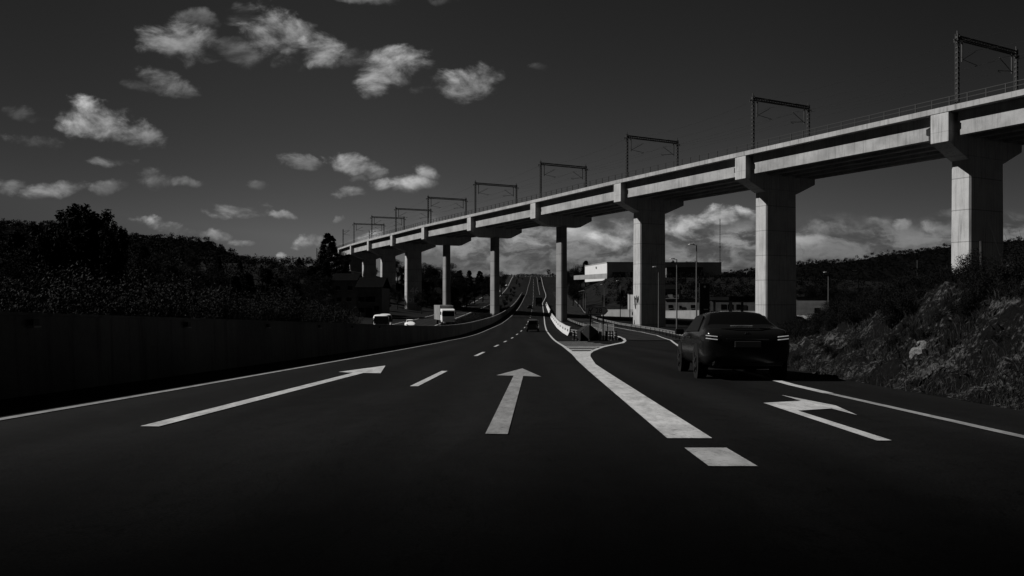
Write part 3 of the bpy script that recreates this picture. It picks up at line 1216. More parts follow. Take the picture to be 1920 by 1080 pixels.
for (px_, k) in ((60, 1.0), (349, 1.0), (501, 1.0), (598, 1.0), (660, 1.0), (711, 1.0)):
    # a reflector where the ray over this column meets the wall
    Y = 8.0
    for _ in range(60):
        Y += (float(wall_x(Y)) * F / (px_ - 960.0) - Y) * .5
    z = float(zroad(Y)) + WH - .10
    mb = MB()
    mb.box((float(wall_x(Y)) + .03, Y, z), (.08, .16, .10))
    mb.box((float(wall_x(Y)) + .04, Y, z - .075), (.1, .2, .02), mi=1)
    mb.build('reflector', [M['dark_metal'], M['band']], wall, loc=(-float(wall_x(20)), -20, -float(zroad(20))))

# ------------------------------------------------------------------ concrete barrier on the far side
def path_strip_barrier():
    pts = [on_road(*p) for p in ((1064, 628), (1054, 622), (1044, 613.5), (1038, 605), (1033, 597), (1029, 587), (1025, 577), (1023, 571))]
    r = thing('concrete_barrier', 'pale concrete barrier with drainage slots curving along the right of the motorway', 'barrier', (pts[0][0], pts[0][1], float(zroad(pts[0][1]))))
    o0 = Vector((pts[0][0], pts[0][1], float(zroad(pts[0][1]))))
    mb = MB()
    rings = []
    for (x, y) in pts:
        z = float(zroad(y))
        rings.append([Vector((x, y, z - .1)) - o0, Vector((x + .22, y, z + .35)) - o0, Vector((x + .28, y, z + .95)) - o0, Vector((x + .46, y, z + .95)) - o0, Vector((x + .74, y, z - .1)) - o0])
    mb.loft(rings)
    mb.build('wall', M['barrier'], r)
    for k in range(9):
        mb = MB()
        t = (k + .5) / 9 * 4.0
        i = int(t)
        f = t - i
        a, b_ = Vector((*pts[i], 0)), Vector((*pts[i + 1], 0))
        p = a.lerp(b_, f)
        z = float(zroad(p.y))
        mb.box(Vector((p.x + .23, p.y, z + .5)) - o0, (.16, .35, .28))
        mb.build('drainage_slot', M['black'], r)


path_strip_barrier()

# ------------------------------------------------------------------ guard rails
def guard_rail(pts, label, h=.72, end=True, side=1, double=True):
    r = thing('guard_rail', label, 'guard rail', (pts[0][0], pts[0][1], float(gz(*pts[0]))))
    o0 = Vector(r.location)
    P = [Vector((x, y, max(float(zroad(y)), gz(x, y)))) for x, y in pts]
    # resample
    Q = []
    for i in range(len(P) - 1):
        n = max(1, int((P[i + 1] - P[i]).length / 2.0))
        for k in range(n):
            Q.append(P[i].lerp(P[i + 1], k / n))
    Q.append(P[-1])
    rings = []
    prof = [(0, .31), (.05, .29), (.09, .22), (.03, .16), (.0, .12), (.03, .08), (.09, .02), (.05, -.05), (0, -.07)]
    for i, p in enumerate(Q):
        d = (Q[min(i + 1, len(Q) - 1)] - Q[max(i - 1, 0)])
        d.z = 0
        d.normalize()
        n = Vector((-d.y, d.x, 0)) * side
        rings.append([p - o0 + n * a + UP * (h - .31 + b_) for a, b_ in prof] + [p - o0 + n * (a - .012) + UP * (h - .31 + b_) for a, b_ in prof[::-1]])
    mb = MB()
    mb.loft(rings)
    mb.build('beam', M['galv'], r)
    for i in range(0, len(Q), 2):
        mb = MB()
        mb.obox(Q[i] - o0 - Vector((0, 0, .1)), (1, 0, 0), (0, 1, 0), UP, (-.10, -.02), (-.05, .05), (0, h + .05))
        mb.build('post', M['dark_metal'], r)
    if end:
        mb = MB()
        mb.box(Q[0] - o0 + Vector((0, 0, .45)), (.55, .9, .62))
        mb.build('end_terminal', M['black'], r, bevel=.08)
    return r


gys = [40, 46, 52, 58, 66, 76, 88, 100, 111, 125, 136, 150, 170]
guard_rail([(float(exit_right(y)) + 1.1, y) for y in gys], 'steel guard rail with black end along the outside of the slip road')
guard_rail([(float(exit_left(y)) - .9, y) for y in (96, 104, 111, 118, 125, 140, 160, 185, 215, 250)], 'steel guard rail between barrier and slip road', side=-1, end=False)
guard_rail([(float(exit_right(y)) + 1.2, y) for y in (172, 190, 210, 230, 260, 290, 320, 350)], 'steel guard rail climbing beside the slip road uphill', end=False)
pA = on_road(1066, 629)
guard_rail([(pA[0] + 1.1, 71), (pA[0] + 1.0, 78), (pA[0] + .7, 88), (pA[0] + .45, 96)], 'short steel guard rail joining crash cushion and concrete barrier', side=1, end=False)

# ------------------------------------------------------------------ gore furniture
GY = 69.0


def gpt(px_, Y):
    X = (px_ - 960.0) / F * Y
    return Vector((X, Y, float(zroad(Y))))


# crash cushion with diamond chevron
p = gpt(1105, GY)
M['chevron_dark'] = mat('chevron_dark', 0.0625, .5, .3)
cc_ = thing('crash_cushion', 'black crash cushion with a diamond chevron on its face at the gore nose', 'crash cushion', p)
mb = MB()
rings = []
for (y, w, h) in ((0, .78, 1.36), (.5, .80, 1.36), (4.5, .72, 1.15)):
    rings.append([(-w, y, .05), (w, y, .05), (w, y, h * .62), (w * .15, y, h), (-w * .15, y, h), (-w, y, h * .62)])
mb.loft(rings)
mb.build('body', M['black'], cc_, bevel=.04)
mb = MB()
mb.prism([(-.70, -.03, .76), (-.02, -.12, .12), (-.02, -.12, 1.40)], (0, .02, 0))
mb.build('chevron', M['sign_light'], cc_)
mb = MB()
mb.prism([(.70, -.03, .76), (.02, -.12, 1.40), (.02, -.12, .12)], (0, .02, 0))
mb.build('chevron', M['chevron_dark'], cc_)
mb = MB()
mb.cyl((0, -.1, .06), (0, 1, 0), .07, .05, 12)
mb.build('reflector', M['band'], cc_)

# exit sign
p = gpt(1120, 71.0)
sg = thing('exit_sign', 'arrow-ended exit sign reading 28 on two posts above the crash cushion', 'sign', p)
zb = at(1120, 589.5, 71).z - p.z
zt = at(1120, 576.5, 71).z - p.z
xl = at(1098.5, 0, 71).x - p.x
xr = at(1134, 0, 71).x - p.x
xt = at(1140, 0, 71).x - p.x
mb = MB()
mb.prism([(xl, -.06, zb), (xr, -.06, zb), (xt, -.06, (zb + zt) / 2), (xr, -.06, zt), (xl, -.06, zt)], (0, .05, 0))
mb.build('sign_board', M['sign'], sg, bevel=.01)
mb = MB()
out = [(xl, zb), (xr, zb), (xt, (zb + zt) / 2), (xr, zt), (xl, zt)]
cx0, cz0 = (xl + xr) / 2, (zb + zt) / 2
for i in range(5):
    a, b_ = Vector((out[i][0], -.075, out[i][1])), Vector((out[(i + 1) % 5][0], -.075, out[(i + 1) % 5][1]))
    mb.tube([a, b_], .022, 5)
mb.build('border', M['signtext'], sg)
hs = zt - zb
text_mesh('number', '28', hs * 1.02, M['signtext'], sg, (xl + (xr - xl) * .68, -.07, cz0), (radians(90), 0, 0))
mb = MB()
x0 = xl + .22
for seg in (((0, -.22), (.05, .0)), ((.05, .0), (.07, .22)), ((.24, -.22), (.19, -.02)), ((.19, -.02), (.10, .07)), ((.19, -.02), (.34, .16)), ((.34, .16), (.38, .24))):
    (ax, az), (bx, bz) = seg
    mb.tube([(x0 + ax, -.072, cz0 + az * hs / .56), (x0 + bx, -.072, cz0 + bz * hs / .56)], .038, 5)
mb.build('exit_symbol', M['signtext'], sg)
for px_ in (1107, 1131):
    mb = MB()
    x = at(px_, 0, 71).x - p.x
    mb.box((x, .04, zt / 2 - .1), (.12, .10, zt + .1))
    mb.build('post', M['dark_metal'], sg)

# flexible marker posts
def marker_post(p, label, h=.85):
    r = thing('marker_post', label, 'marker post', p, 0, 'flexible marker posts on the gore')
    mb = MB()
    mb.tube([(0, 0, 0), (0, 0, .06), (0, 0, .061), (0, 0, h - .05), (0, 0, h)], [.20, .18, .115, .115, .08], 12)
    mb.build('tube', M['black'], r, smooth=False)
    for z in (h * .46, h * .72):
        mb = MB()
        mb.tube([(0, 0, z), (0, 0, z + .09)], .119, 12)
        mb.build('reflective_band', M['band'], r)
    return r


desc = {1076: 'black marker post with pale bands, first left of the crash cushion', 1082: 'black marker post in the middle of the left-hand three',
        1088: 'black marker post touching the left side of the crash cushion', 1137: 'black marker post with bright bands beside the sign post',
        1143: 'black marker post second of the right-hand group', 1148: 'black marker post third of the right-hand group', 1154: 'black marker post last towards the slip road'}
mk = None
for px_, Yv in ((1076, 76), (1082, 73), (1088, 70.5), (1137, 71), (1143, 72.5), (1148, 71.5), (1154, 73)):
    p = gpt(px_, Yv)
    if mk is None:
        mk = marker_post(p, desc[px_])
    else:
        dup(mk, p, 0, desc[px_])
# pale kilometre post and low dark base
p = gpt(1125.5, 69.5)
kp = thing('kilometre_post', 'pale upright panel between crash cushion and sign post', 'marker', p)
mb = MB()
mb.box((0, 0, .42), (.26, .05, .84))
mb.build('panel', M['pale_wall'], kp, bevel=.01)
mb = MB()
mb.box((0, .06, .40), (.06, .05, .80))
mb.build('stake', M['dark_metal'], kp)
p = gpt(1162, 72.0)
lb = MB()
lb.prism([(-.2, 0, 0), (.2, 0, 0), (.17, 0, .18), (.05, 0, .26), (-.15, 0, .2)], (0, .35, 0))
tag(lb.build('kerb_block', M['black'], None, loc=(p.x, p.y, p.z), bevel=.03), 'low dark kerb block at the tip of the gore outline', 'kerb block')


# pedestrian fence panels behind the sign
M['pale_bars'] = mat('pale_bars', .42, .6, .3)


def fence_panel(px0, px1, Y, label, h=1.5):
    a = gpt(px0, Y)
    b_ = gpt(px1, Y + 1.5)
    r = thing('fence_panel', label, 'fence', a)
    d = b_ - a
    L = d.length
    d.normalize()
    mb = MB()
    for z in (.25, h):
        mb.tube([d * 0 + UP * z, d * L + UP * z], .03, 6)
    n = int(L / .14)
    mb2 = MB()
    for k in range(n + 1):
        q = d * (L * k / n)
        mb2.tube([q + UP * .25, q + UP * h], .026, 5)
    mb.build('frame', M['pale_bars'], r)
    mb2.build('bars', M['pale_bars'], r)
    for t in (0, .5, 1.0):
        m3 = MB()
        m3.tube([d * (L * t), d * (L * t) + UP * (h + .05)], .04, 6)
        m3.build('post', M['pale_bars'], r)


fence_panel(1094, 1124, 84, 'galvanised railing panel directly behind the crash cushion')
fence_panel(1126, 1151, 82, 'galvanised railing panel right of the tall sign post')


# ------------------------------------------------------------------ vehicles
def car_body(mb, st, mi=0):
    """st: stations (y, half width, sill z, waist z, half width of top, top z); rings run across the car"""
    rings = []
    for (y, w, zl, zb_, wt, zt_) in st:
        zm = zl + (zb_ - zl) * .5
        half = [(0, zl), (w * .80, zl), (w * .96, zl + (zm - zl) * .35), (w, zm), (w * .985, zb_ - (zb_ - zm) * .25), (w * .93, zb_),
                (wt + (w * .93 - wt) * .35, zb_ + (zt_ - zb_) * .62), (wt * .93, zt_ - (zt_ - zb_) * .05), (wt * .5, zt_ + .012), (0, zt_ + .018)]
        ring = [(x, y, z) for x, z in half] + [(-x, y, z) for x, z in half[-2:0:-1]]
        rings.append(ring)
    mb.loft(rings, mi)


def wheel(parent, x, y, r, w=.22, rim=True):
    mb = MB()
    mb.tube([(x - w / 2, y, r), (x - w / 2 + .03, y, r), (x + w / 2 - .03, y, r), (x + w / 2, y, r)], [r * .88, r, r, r * .88], 24)
    o = mb.build('wheel', M['rubber'], parent, smooth=False)
    if rim:
        s = 1 if x > 0 else -1
        mb = MB()
        mb.cyl((x + s * (w / 2 - .01), y, r), (1, 0, 0), r * .66, .05, 20)
        for k in range(5):
            a = 2 * pi * k / 5
            mb.obox((x + s * (w / 2 + .015), y, r), (1, 0, 0), (0, cos(a), sin(a)), (0, -sin(a), cos(a)), (-.02, .01), (0, r * .64), (-.035, .035))
        mb.build('rim', M['rim'], o)
    return o


def patch_on(mb, pts, thick, mi=0):
    c = sum((Vector(p) for p in pts), Vector()) / len(pts)
    n = (Vector(pts[1]) - Vector(pts[0])).cross(Vector(pts[2]) - Vector(pts[0])).normalized()
    mb.prism([Vector(p) - n * thick for p in pts], n * thick * 2, mi)


def saloon(label, loc, rz=0.0, paint='carpaint'):
    r = thing('saloon_car', label, 'car', loc, rz)
    st = [(.0, .66, .40, .76, .64, .84), (.04, .82, .33, .88, .76, .97), (.14, .875, .26, .925, .80, 1.045), (.30, .895, .22, .945, .82, 1.075), (.68, .905, .20, .965, .80, 1.085),
          (.95, .91, .19, .975, .69, 1.25), (1.30, .91, .19, .98, .625, 1.395), (1.70, .91, .19, .98, .61, 1.435), (2.3, .91, .19, .975, .61, 1.445), (2.75, .91, .19, .965, .61, 1.415),
          (3.2, .91, .19, .955, .64, 1.20), (3.6, .905, .19, .935, .70, 1.01), (4.1, .885, .21, .86, .68, .93), (4.5, .83, .25, .74, .62, .80), (4.66, .66, .34, .62, .50, .66)]
    mb = MB()
    car_body(mb, st)
    mb.build('body', M[paint], r, smooth=True, subsurf=2)
    # rear window, windscreen, side glass sit just proud of the body
    def sec(y):
        for a, b_ in zip(st[:-1], st[1:]):
            if a[0] <= y <= b_[0]:
                t = (y - a[0]) / (b_[0] - a[0])
                return [a[k] + (b_[k] - a[k]) * t for k in range(6)]
        return st[-1]
    def top_strip(y0, y1, k0, k1, lift, name):
        mb = MB()
        ny, nx = 6, 9
        vs = []
        for j in range(ny):
            y = y0 + (y1 - y0) * j / (ny - 1)
            s = sec(y)
            kk = k0 + (k1 - k0) * j / (ny - 1)
            for i in range(nx):
                u = -1 + 2 * i / (nx - 1)
                x = u * s[4] * kk
                z = s[5] + .018 - .045 * abs(u) ** 2.2 + lift
                vs.append((x, y, z))
        top = len(vs)
        vs += [(x, y, z - .03) for x, y, z in vs]
        fs = [(j * nx + i, j * nx + i + 1, (j + 1) * nx + i + 1, (j + 1) * nx + i) for j in range(ny - 1) for i in range(nx - 1)]
        mb.raw(vs, fs)
        mb.build(name, M['glass'], r, smooth=True)
    top_strip(.70, 1.40, .90, .86, .018, 'rear_window')
    top_strip(2.80, 3.45, .86, .92, .018, 'windscreen')
    for s in (-1, 1):
        mb = MB()
        pts = [(s * .838, 1.05, 1.0), (s * .842, 3.15, .985), (s * .80, 3.05, 1.06), (s * .655, 2.62, 1.34), (s * .64, 1.9, 1.375), (s * .655, 1.45, 1.335)]
        patch_on(mb, pts, .012)
        mb.build('side_window', M['tinted'], r)
        mb = MB()
        mb.loft([[(s * (.90 + a), 3.05 + b_, .98 + c) for b_, c in ((-.09, -.06), (.09, -.06), (.09, .07), (-.09, .08))] for a in (0, .2)])
        mb.build('wing_mirror', M[paint], r, bevel=.03)
        # lamp cluster wrapping the corner
        mb = MB()
        pts = [(s * .50, .085, .80), (s * .76, .115, .79), (s * .87, .26, .80), (s * .89, .42, .90), (s * .82, .22, .955), (s * .50, .10, .925)]
        cpt = Vector((s * .72, .09, .87))
        mb.raw([cpt + Vector((s * .03, -.05, 0))] + [Vector(p) + Vector((s * .015, -.075, 0)) for p in pts], [(0, i + 1, (i + 1) % 6 + 1) for i in range(6)])
        tl = mb.build('tail_light', M['taillens'], r, smooth=False)
        mb = MB()
        for z0 in (.905, .845):
            mb.tube([(s * .60, .008, z0 - .012), (s * .72, .022, z0), (s * .825, .075, z0 + .012)], .010, 6)
        mb.build('light_bar', M['tailglow'], tl)
        mb = MB()
        mb.box((s * .52, .06, .345), (.36, .05, .05))
        mb.build('exhaust_trim', M['chromed'], r, bevel=.015)
        mb = MB()
        for k in range(2):
            y0 = 1.72 + k * 1.0
            mb.tube([(s * .915, y0, .86), (s * .915, y0 + .2, .865)], .014, 6)
        mb.build('door_handles', M['chromed'], r)
        wheel(r, s * .80, .95, .335)
        wheel(r, s * .80, 3.79, .335)
        for y in (.95, 3.79):
            mb = MB()
            mb.cyl((s * .885, y, .345), (1, 0, 0), .40, .06, 24)
            mb.build('wheel_arch', M['black'], r)
    mb = MB()
    mb.tube([(-.50, .17, 1.055), (-.25, .10, 1.062), (.25, .10, 1.062), (.50, .17, 1.055)], .014, 6)
    mb.build('boot_lip', M['carpaint'], r)
    mb = MB()
    mb.box((0, -.01, .845), (.84, .03, .025))
    mb.build('boot_trim', M['chromed'], r, bevel=.008)
    mb = MB()
    mb.box((0, -.015, .74), (.52, .03, .12))
    mb.build('number_plate', M['plate'], r, bevel=.005)
    mb = MB()
    for k in range(24):
        a, b_ = 2 * pi * k / 24, 2 * pi * (k + 1) / 24
        mb.tube([(.045 * cos(a), .035, .945 + .045 * sin(a)), (.045 * cos(b_), .035, .945 + .045 * sin(b_))], .006, 5, caps=False)
    for k in range(3):
        a = pi / 2 + 2 * pi * k / 3
        mb.tube([(0, .035, .945), (.045 * cos(a), .035, .945 + .045 * sin(a))], .005, 5)
    mb.build('emblem', M['chromed'], r)
    mb = MB()
    mb.loft([[(-.70, .03, .30), (.70, .03, .30), (.66, .03, .44), (-.66, .03, .44)], [(-.70, .2, .30), (.70, .2, .30), (.66, .2, .44), (-.66, .2, .44)]])
    mb.build('rear_diffuser', M['black'], r, bevel=.02)
    mb = MB()
    mb.box((0, .66, 1.118), (.46, .03, .014))
    mb.build('brake_light', M['brakeglow'], r)
    return r


CARY = 16.2
cx_ = 4.78
car = saloon('glossy black saloon with lit tail lights taking the slip road', (cx_, CARY, float(zroad(CARY))), radians(-1.0))
car.rotation_euler = (math.atan(-.038), 0, radians(-5.0))


def simple_car(name, label, loc, rz, st, paint, cat='car', roofw=.6, win=((.9, 2.9),), rear_glass=None, front_glass=None, wheels=(.8, 3.3), wr=.33, group=None, lights=True, glass_z=(.58, .92)):
    r = thing(name, label, cat, loc, rz, group)
    mb = MB()
    car_body(mb, st)
    mb.build('body', M[paint], r, smooth=True, subsurf=1)
    w = max(s[1] for s in st)
    L = st[-1][0]
    ztop = max(s[5] for s in st)
    zb_ = sorted(s[3] for s in st)[len(st) // 2]
    wt = sorted(s[4] for s in st)[len(st) // 2]
    h0 = zb_ + (ztop - zb_) * .15
    h1 = zb_ + (ztop - zb_) * .80
    for s in (-1, 1):
        for (a, b_) in win:
            mb = MB()
            pts = [(s * (w * .92), a, h0), (s * (w * .92), b_ + .25, h0), (s * (wt + .05), b_, h1), (s * (wt + .05), a + .15, h1)]
            patch_on(mb, pts, .03)
            mb.build('side_window', M['glass'], r)
        for y in wheels:
            wheel(r, s * (w - .13), y, wr)
        if lights:
            mb = MB()
            mb.box((s * (w - .14), .03, zb_ - .08), (.14, .12, .26))
            mb.build('tail_light', M['taillens'], r, bevel=.02)
            mb = MB()
            mb.box((s * (w - .25), L - .10, zb_ - .16), (.26, .16, .12))
            mb.build('headlight', M['chrome'], r, bevel=.03)
    if rear_glass:
        (y0, z0), (y1, z1), hw = rear_glass
        mb = MB()
        patch_on(mb, [(-hw, y0, z0), (hw, y0, z0), (hw * .9, y1, z1), (-hw * .9, y1, z1)], .03)
        mb.build('rear_window', M['glass'], r)
    if front_glass:
        (y0, z0), (y1, z1), hw = front_glass
        mb = MB()
        patch_on(mb, [(-hw, y0, z0), (hw, y0, z0), (hw * .9, y1, z1), (-hw * .9, y1, z1)], .03)
        mb.build('windscreen', M['glass'], r)
    return r


MPV = [(0, .72, .40, .85, .60, 1.0), (.05, .84, .33, .98, .66, 1.55), (.3, .88, .28, 1.0, .68, 1.70), (1.2, .89, .25, 1.0, .69, 1.77), (2.4, .89, .25, .98, .68, 1.74), (3.0, .88, .25, .97, .72, 1.42),
       (3.5, .87, .25, .94, .70, 1.08), (4.1, .82, .28, .80, .6, .88), (4.3, .66, .36, .62, .5, .68)]
HATCH = [(0, .70, .40, .75, .60, .85), (.06, .80, .32, .90, .62, 1.15), (.4, .85, .26, .93, .60, 1.40), (1.2, .86, .24, .94, .60, 1.47), (2.2, .86, .24, .93, .60, 1.42), (2.9, .85, .24, .92, .66, 1.05),
         (3.6, .80, .26, .78, .6, .84), (3.95, .64, .34, .6, .5, .64)]
VAN = [(0, .90, .45, 1.1, .86, 2.3), (.06, .97, .36, 1.2, .92, 2.46), (.5, .99, .32, 1.2, .94, 2.5), (3.2, .99, .32, 1.2, .94, 2.5), (4.0, .98, .32, 1.18, .92, 2.40), (4.7, .97, .32, 1.12, .84, 1.50),
       (5.3, .92, .34, 1.0, .74, 1.12), (5.55, .76, .42, .8, .6, .85)]


def mainpos(px_, py):
    X, Y = on_road(px_, py)
    return (X, Y, float(zroad(Y)))


p = mainpos(998.5, 622.5)
simple_car('people_carrier', 'dark people carrier with pale roof in the right lane ahead', p, radians(-2), MPV, 'carpaint_grey', win=((.4, 2.5),), rear_glass=((-.0, 1.05), (.10, 1.55), .62), front_glass=((3.5, 1.1), (2.8, 1.6), .66))
p = mainpos(993.5, 579.5)
simple_car('hatchback', 'small dark hatchback beyond the viaduct shadow left of the lorry', p, radians(-3), HATCH, 'carpaint', win=((.5, 2.3),), rear_glass=((.06, .95), (.35, 1.32), .6), wheels=(.7, 3.1), wr=.3)
p = mainpos(1011.5, 528.5)
simple_car('hatchback', 'tiny dark car near the crest of the motorway', p, 0, HATCH, 'carpaint', win=((.5, 2.3),), rear_glass=((.06, .95), (.35, 1.32), .6), wheels=(.7, 3.1), wr=.3)


def lorry(label, loc, rz, body, cab, length=8.0, toward=False):
    r = thing('lorry', label, 'lorry', loc, rz)
    mb = MB()
    mb.box((0, length / 2, 2.25), (2.5, length, 2.7))
    mb.build('cargo_box', M[body], r, bevel=.05)
    mb = MB()
    mb.box((0, -.02, 3.48), (2.5, .05, .22))
    mb.build('roof_rail', M['white'], r)
    mb = MB()
    y0 = length + .25
    mb.loft([[(-1.2, y0, .6), (1.2, y0, .6), (1.2, y0, 3.0), (-1.2, y0, 3.0)], [(-1.2, y0 + 1.4, .6), (1.2, y0 + 1.4, .6), (1.2, y0 + 1.4, 2.9), (-1.2, y0 + 1.4, 2.9)],
             [(-1.18, y0 + 1.9, .6), (1.18, y0 + 1.9, .6), (1.12, y0 + 1.75, 2.7), (-1.12, y0 + 1.75, 2.7)]])
    mb.build('cab', M[cab], r, bevel=.06)
    mb = MB()
    patch_on(mb, [(-1.05, y0 + 1.86, 1.65), (1.05, y0 + 1.86, 1.65), (1.0, y0 + 1.80, 2.5), (-1.0, y0 + 1.80, 2.5)], .06)
    mb.build('windscreen', M['glass'], r)
    mb = MB()
    mb.box((0, length / 2, .7), (1.0, length, .3))
    mb.box((0, .1, .62), (2.3, .1, .14))
    mb.build('chassis', M['black'], r)
    for s in (-1, 1):
        for y in (1.4, 2.6, length + 1.1):
            wheel(r, s * 1.08, y, .5, .34, rim=False)
        mb = MB()
        mb.box((s * 1.35, y0 + 1.6, 2.2), (.14, .2, .6))
        mb.build('wing_mirror', M['black'], r, bevel=.03)
        mb = MB()
        mb.box((s * .95, y0 + 1.9, .95), (.36, .1, .22))
        mb.build('headlight', M['chrome'], r)
    return r


p = mainpos(1010.5, 574.2)
lorry('dark box lorry with a pale roof edge climbing the right lane', p, radians(-2), 'carpaint', 'carpaint', 8.5)
# oncoming traffic on the other carriageway
def opp(px_, Y):
    X = (px_ - 960) / F * Y
    return (X, Y, float(zroad(Y)))


q = opp(838, 152)
lorry('white box lorry coming towards the camera beside a slender pier', (q[0] - 1.2, q[1], q[2]), pi + radians(14), 'housewall2', 'carpaint_white', 7.0)
simple_car('panel_van', 'white panel van coming towards the camera above the wall', opp(714, 96), pi + radians(10), VAN, 'carpaint_white', 'van', win=((3.4, 4.2),), front_glass=((4.86, 1.50), (4.16, 2.36), .86),
           wheels=(1.0, 4.5), wr=.36)
simple_car('panel_van', 'second white van with raised roof following behind the first', opp(722, 117), pi + radians(10), VAN, 'carpaint_white', 'van', win=((3.4, 4.2),), front_glass=((4.86, 1.50), (4.16, 2.36), .86),
           wheels=(1.0, 4.5), wr=.36)
simple_car('hatchback', 'small pale oncoming car between the vans and the lorry', opp(768, 128), pi + radians(10), HATCH, 'carpaint_white', win=((.5, 2.3),), rear_glass=((.06, .95), (.35, 1.32), .6),
           front_glass=((2.95, 1.0), (2.3, 1.36), .62), wheels=(.7, 3.1), wr=.3)
simple_car('hatchback', 'white oncoming car lower on the far carriageway', opp(937, 452), pi - radians(8), HATCH, 'carpaint_white', win=((.5, 2.3),), front_glass=((2.95, 1.0), (2.3, 1.36), .62),
           wheels=(.7, 3.1), wr=.3)
simple_car('hatchback', 'white oncoming car higher on the far carriageway', opp(950, 520), pi - radians(8), HATCH, 'carpaint_white', win=((.5, 2.3),), front_glass=((2.95, 1.0), (2.3, 1.36), .62),
           wheels=(.7, 3.1), wr=.3)
simple_car('hatchback', 'dark oncoming car mostly hidden behind the left end of the wall', opp(10, 23), pi, HATCH, 'carpaint_grey', win=((.5, 2.3),), rear_glass=((.06, .95), (.35, 1.32), .6),
           front_glass=((2.95, 1.0), (2.3, 1.36), .62), wheels=(.7, 3.1), wr=.3)


# ------------------------------------------------------------------ street lamps and poles
def street_lamp(px_, top, Y, label, arm=-1.0, bright=True):
    X = (px_ - 960) / F * Y
    zb_ = gz(X, Y)
    zt_ = (HOR - top) / F * Y
    r = thing('street_lamp', label, 'street lamp', (X, Y, zb_), 0, 'street lamps beside the slip road')
    h = zt_ - zb_
    mb = MB()
    mb.tube([(0, 0, -.3), (0, 0, h * .5), (0, 0, h)], [.11, .09, .06], 8)
    mb.build('pole', M['lampsteel'], r)
    mb = MB()
    mb.tube([(0, 0, h - .05), (arm * .35, 0, h)], .04, 6)
    mb.build('arm', M['lampsteel'], r)
    mb = MB()
    s = arm
    mb.loft([[(s * x, y, h + z) for y, z in ((-w, .0), (w, .0), (w * .8, t), (-w * .8, t))] for x, w, t in ((.25, .08, .10), (.45, .17, .16), (.85, .18, .14), (1.0, .10, .08))])
    mb.build('lamp_head', M['lamphead'], r, bevel=.02)
    return r


street_lamp(1306, 459, 97, 'tallest street lamp, standing between two wide piers', -1)
street_lamp(1269, 486, 112, 'street lamp just right of the pier with sprayed tags')
street_lamp(1235, 501, 129, 'street lamp in front of the dark face of the tagged pier')
street_lamp(1206, 518, 152, 'small street lamp against the edge of the tagged pier')
street_lamp(1181, 524, 176, 'thin street lamp left of the tagged pier, before the white hut')
street_lamp(1163, 527, 195, 'thin street lamp in front of the dark hillside')
street_lamp(1133, 534, 225, 'faint thin street lamp above the exit sign')
street_lamp(1098, 545, 270, 'rightmost of three distant thin poles by the uphill slip road')
street_lamp(1094, 546, 285, 'middle of three distant thin poles by the uphill slip road')
street_lamp(1090, 547, 300, 'leftmost of three distant thin poles by the uphill slip road')
street_lamp(1610, 508, 118, 'street lamp standing behind the overgrown bank', -.9)
street_lamp(1553, 511, 150, 'dim street lamp above the low building right of the pier', -.9)


def utility_pole(px_, top, Y, label, arms=True, lean=0.0, r0=.13, mtl='wood'):
    X = (px_ - 960) / F * Y
    zb_ = gz(X, Y)
    h = (HOR - top) / F * Y - zb_
    r = thing('utility_pole', label, 'pole', (X, Y, zb_))
    mb = MB()
    mb.tube([(0, 0, -.4), (-lean * h, 0, h)], [r0, r0 * .7], 8)
    mb.build('pole', M[mtl], r)
    if arms:
        mb = MB()
        mb.box((0, 0, h - 1.5), (2.0, .1, .12))
        mb.build('cross_arm', M[mtl], r)
    return r


utility_pole(1720, 488, 150, 'wooden utility pole with one cross arm behind the bank')
utility_pole(1842, 452, 23, 'leaning bare wooden stake on top of the bank', False, .03, .055)
# radio mast on the far slope
pm = at(1350, 505, 520)
rm = thing('radio_mast', 'slender lattice radio mast rising from the far trees', 'radio mast', (pm.x, pm.y, pm.z - 8))
mb = MB()
hm = (505 - 410) / F * 520 + 8
for a in range(3):
    mb.tube([(.35 * cos(2.1 * a), .35 * sin(2.1 * a), 0), (.3 * cos(2.1 * a), .3 * sin(2.1 * a), hm)], .06, 4)
for k in range(int(hm / 1.5)):
    for a in range(3):
        mb.tube([(.35 * cos(2.1 * a), .35 * sin(2.1 * a), k * 1.5), (.35 * cos(2.1 * a + 2.1), .35 * sin(2.1 * a + 2.1), k * 1.5 + 1.5)], .04, 3)
mb.build('lattice', M['mast'], rm)
mb = MB()
mb.box((0, 0, hm * .55), (1.2, .5, .5))
mb.build('antenna', M['mast'], rm)
# round traffic sign by the tagged pier
pr = Vector(((1190 - 960) / F * 150, 150, 0))
pr.z = gz(pr.x, pr.y)
rs = thing('traffic_sign', 'round sign seen from behind at the foot of the tagged pier', 'sign', pr)
hz = (HOR - 588) / F * 150 - pr.z
mb = MB()
mb.cyl((0, 0, hz), (0, 1, 0), .52, .05, 24)
mb.build('disc', M['black'], rs)
mb = MB()
mb.tube([(0, .06, 0), (0, .06, hz + .3)], .05, 8)
mb.build('post', M['dark_metal'], rs)


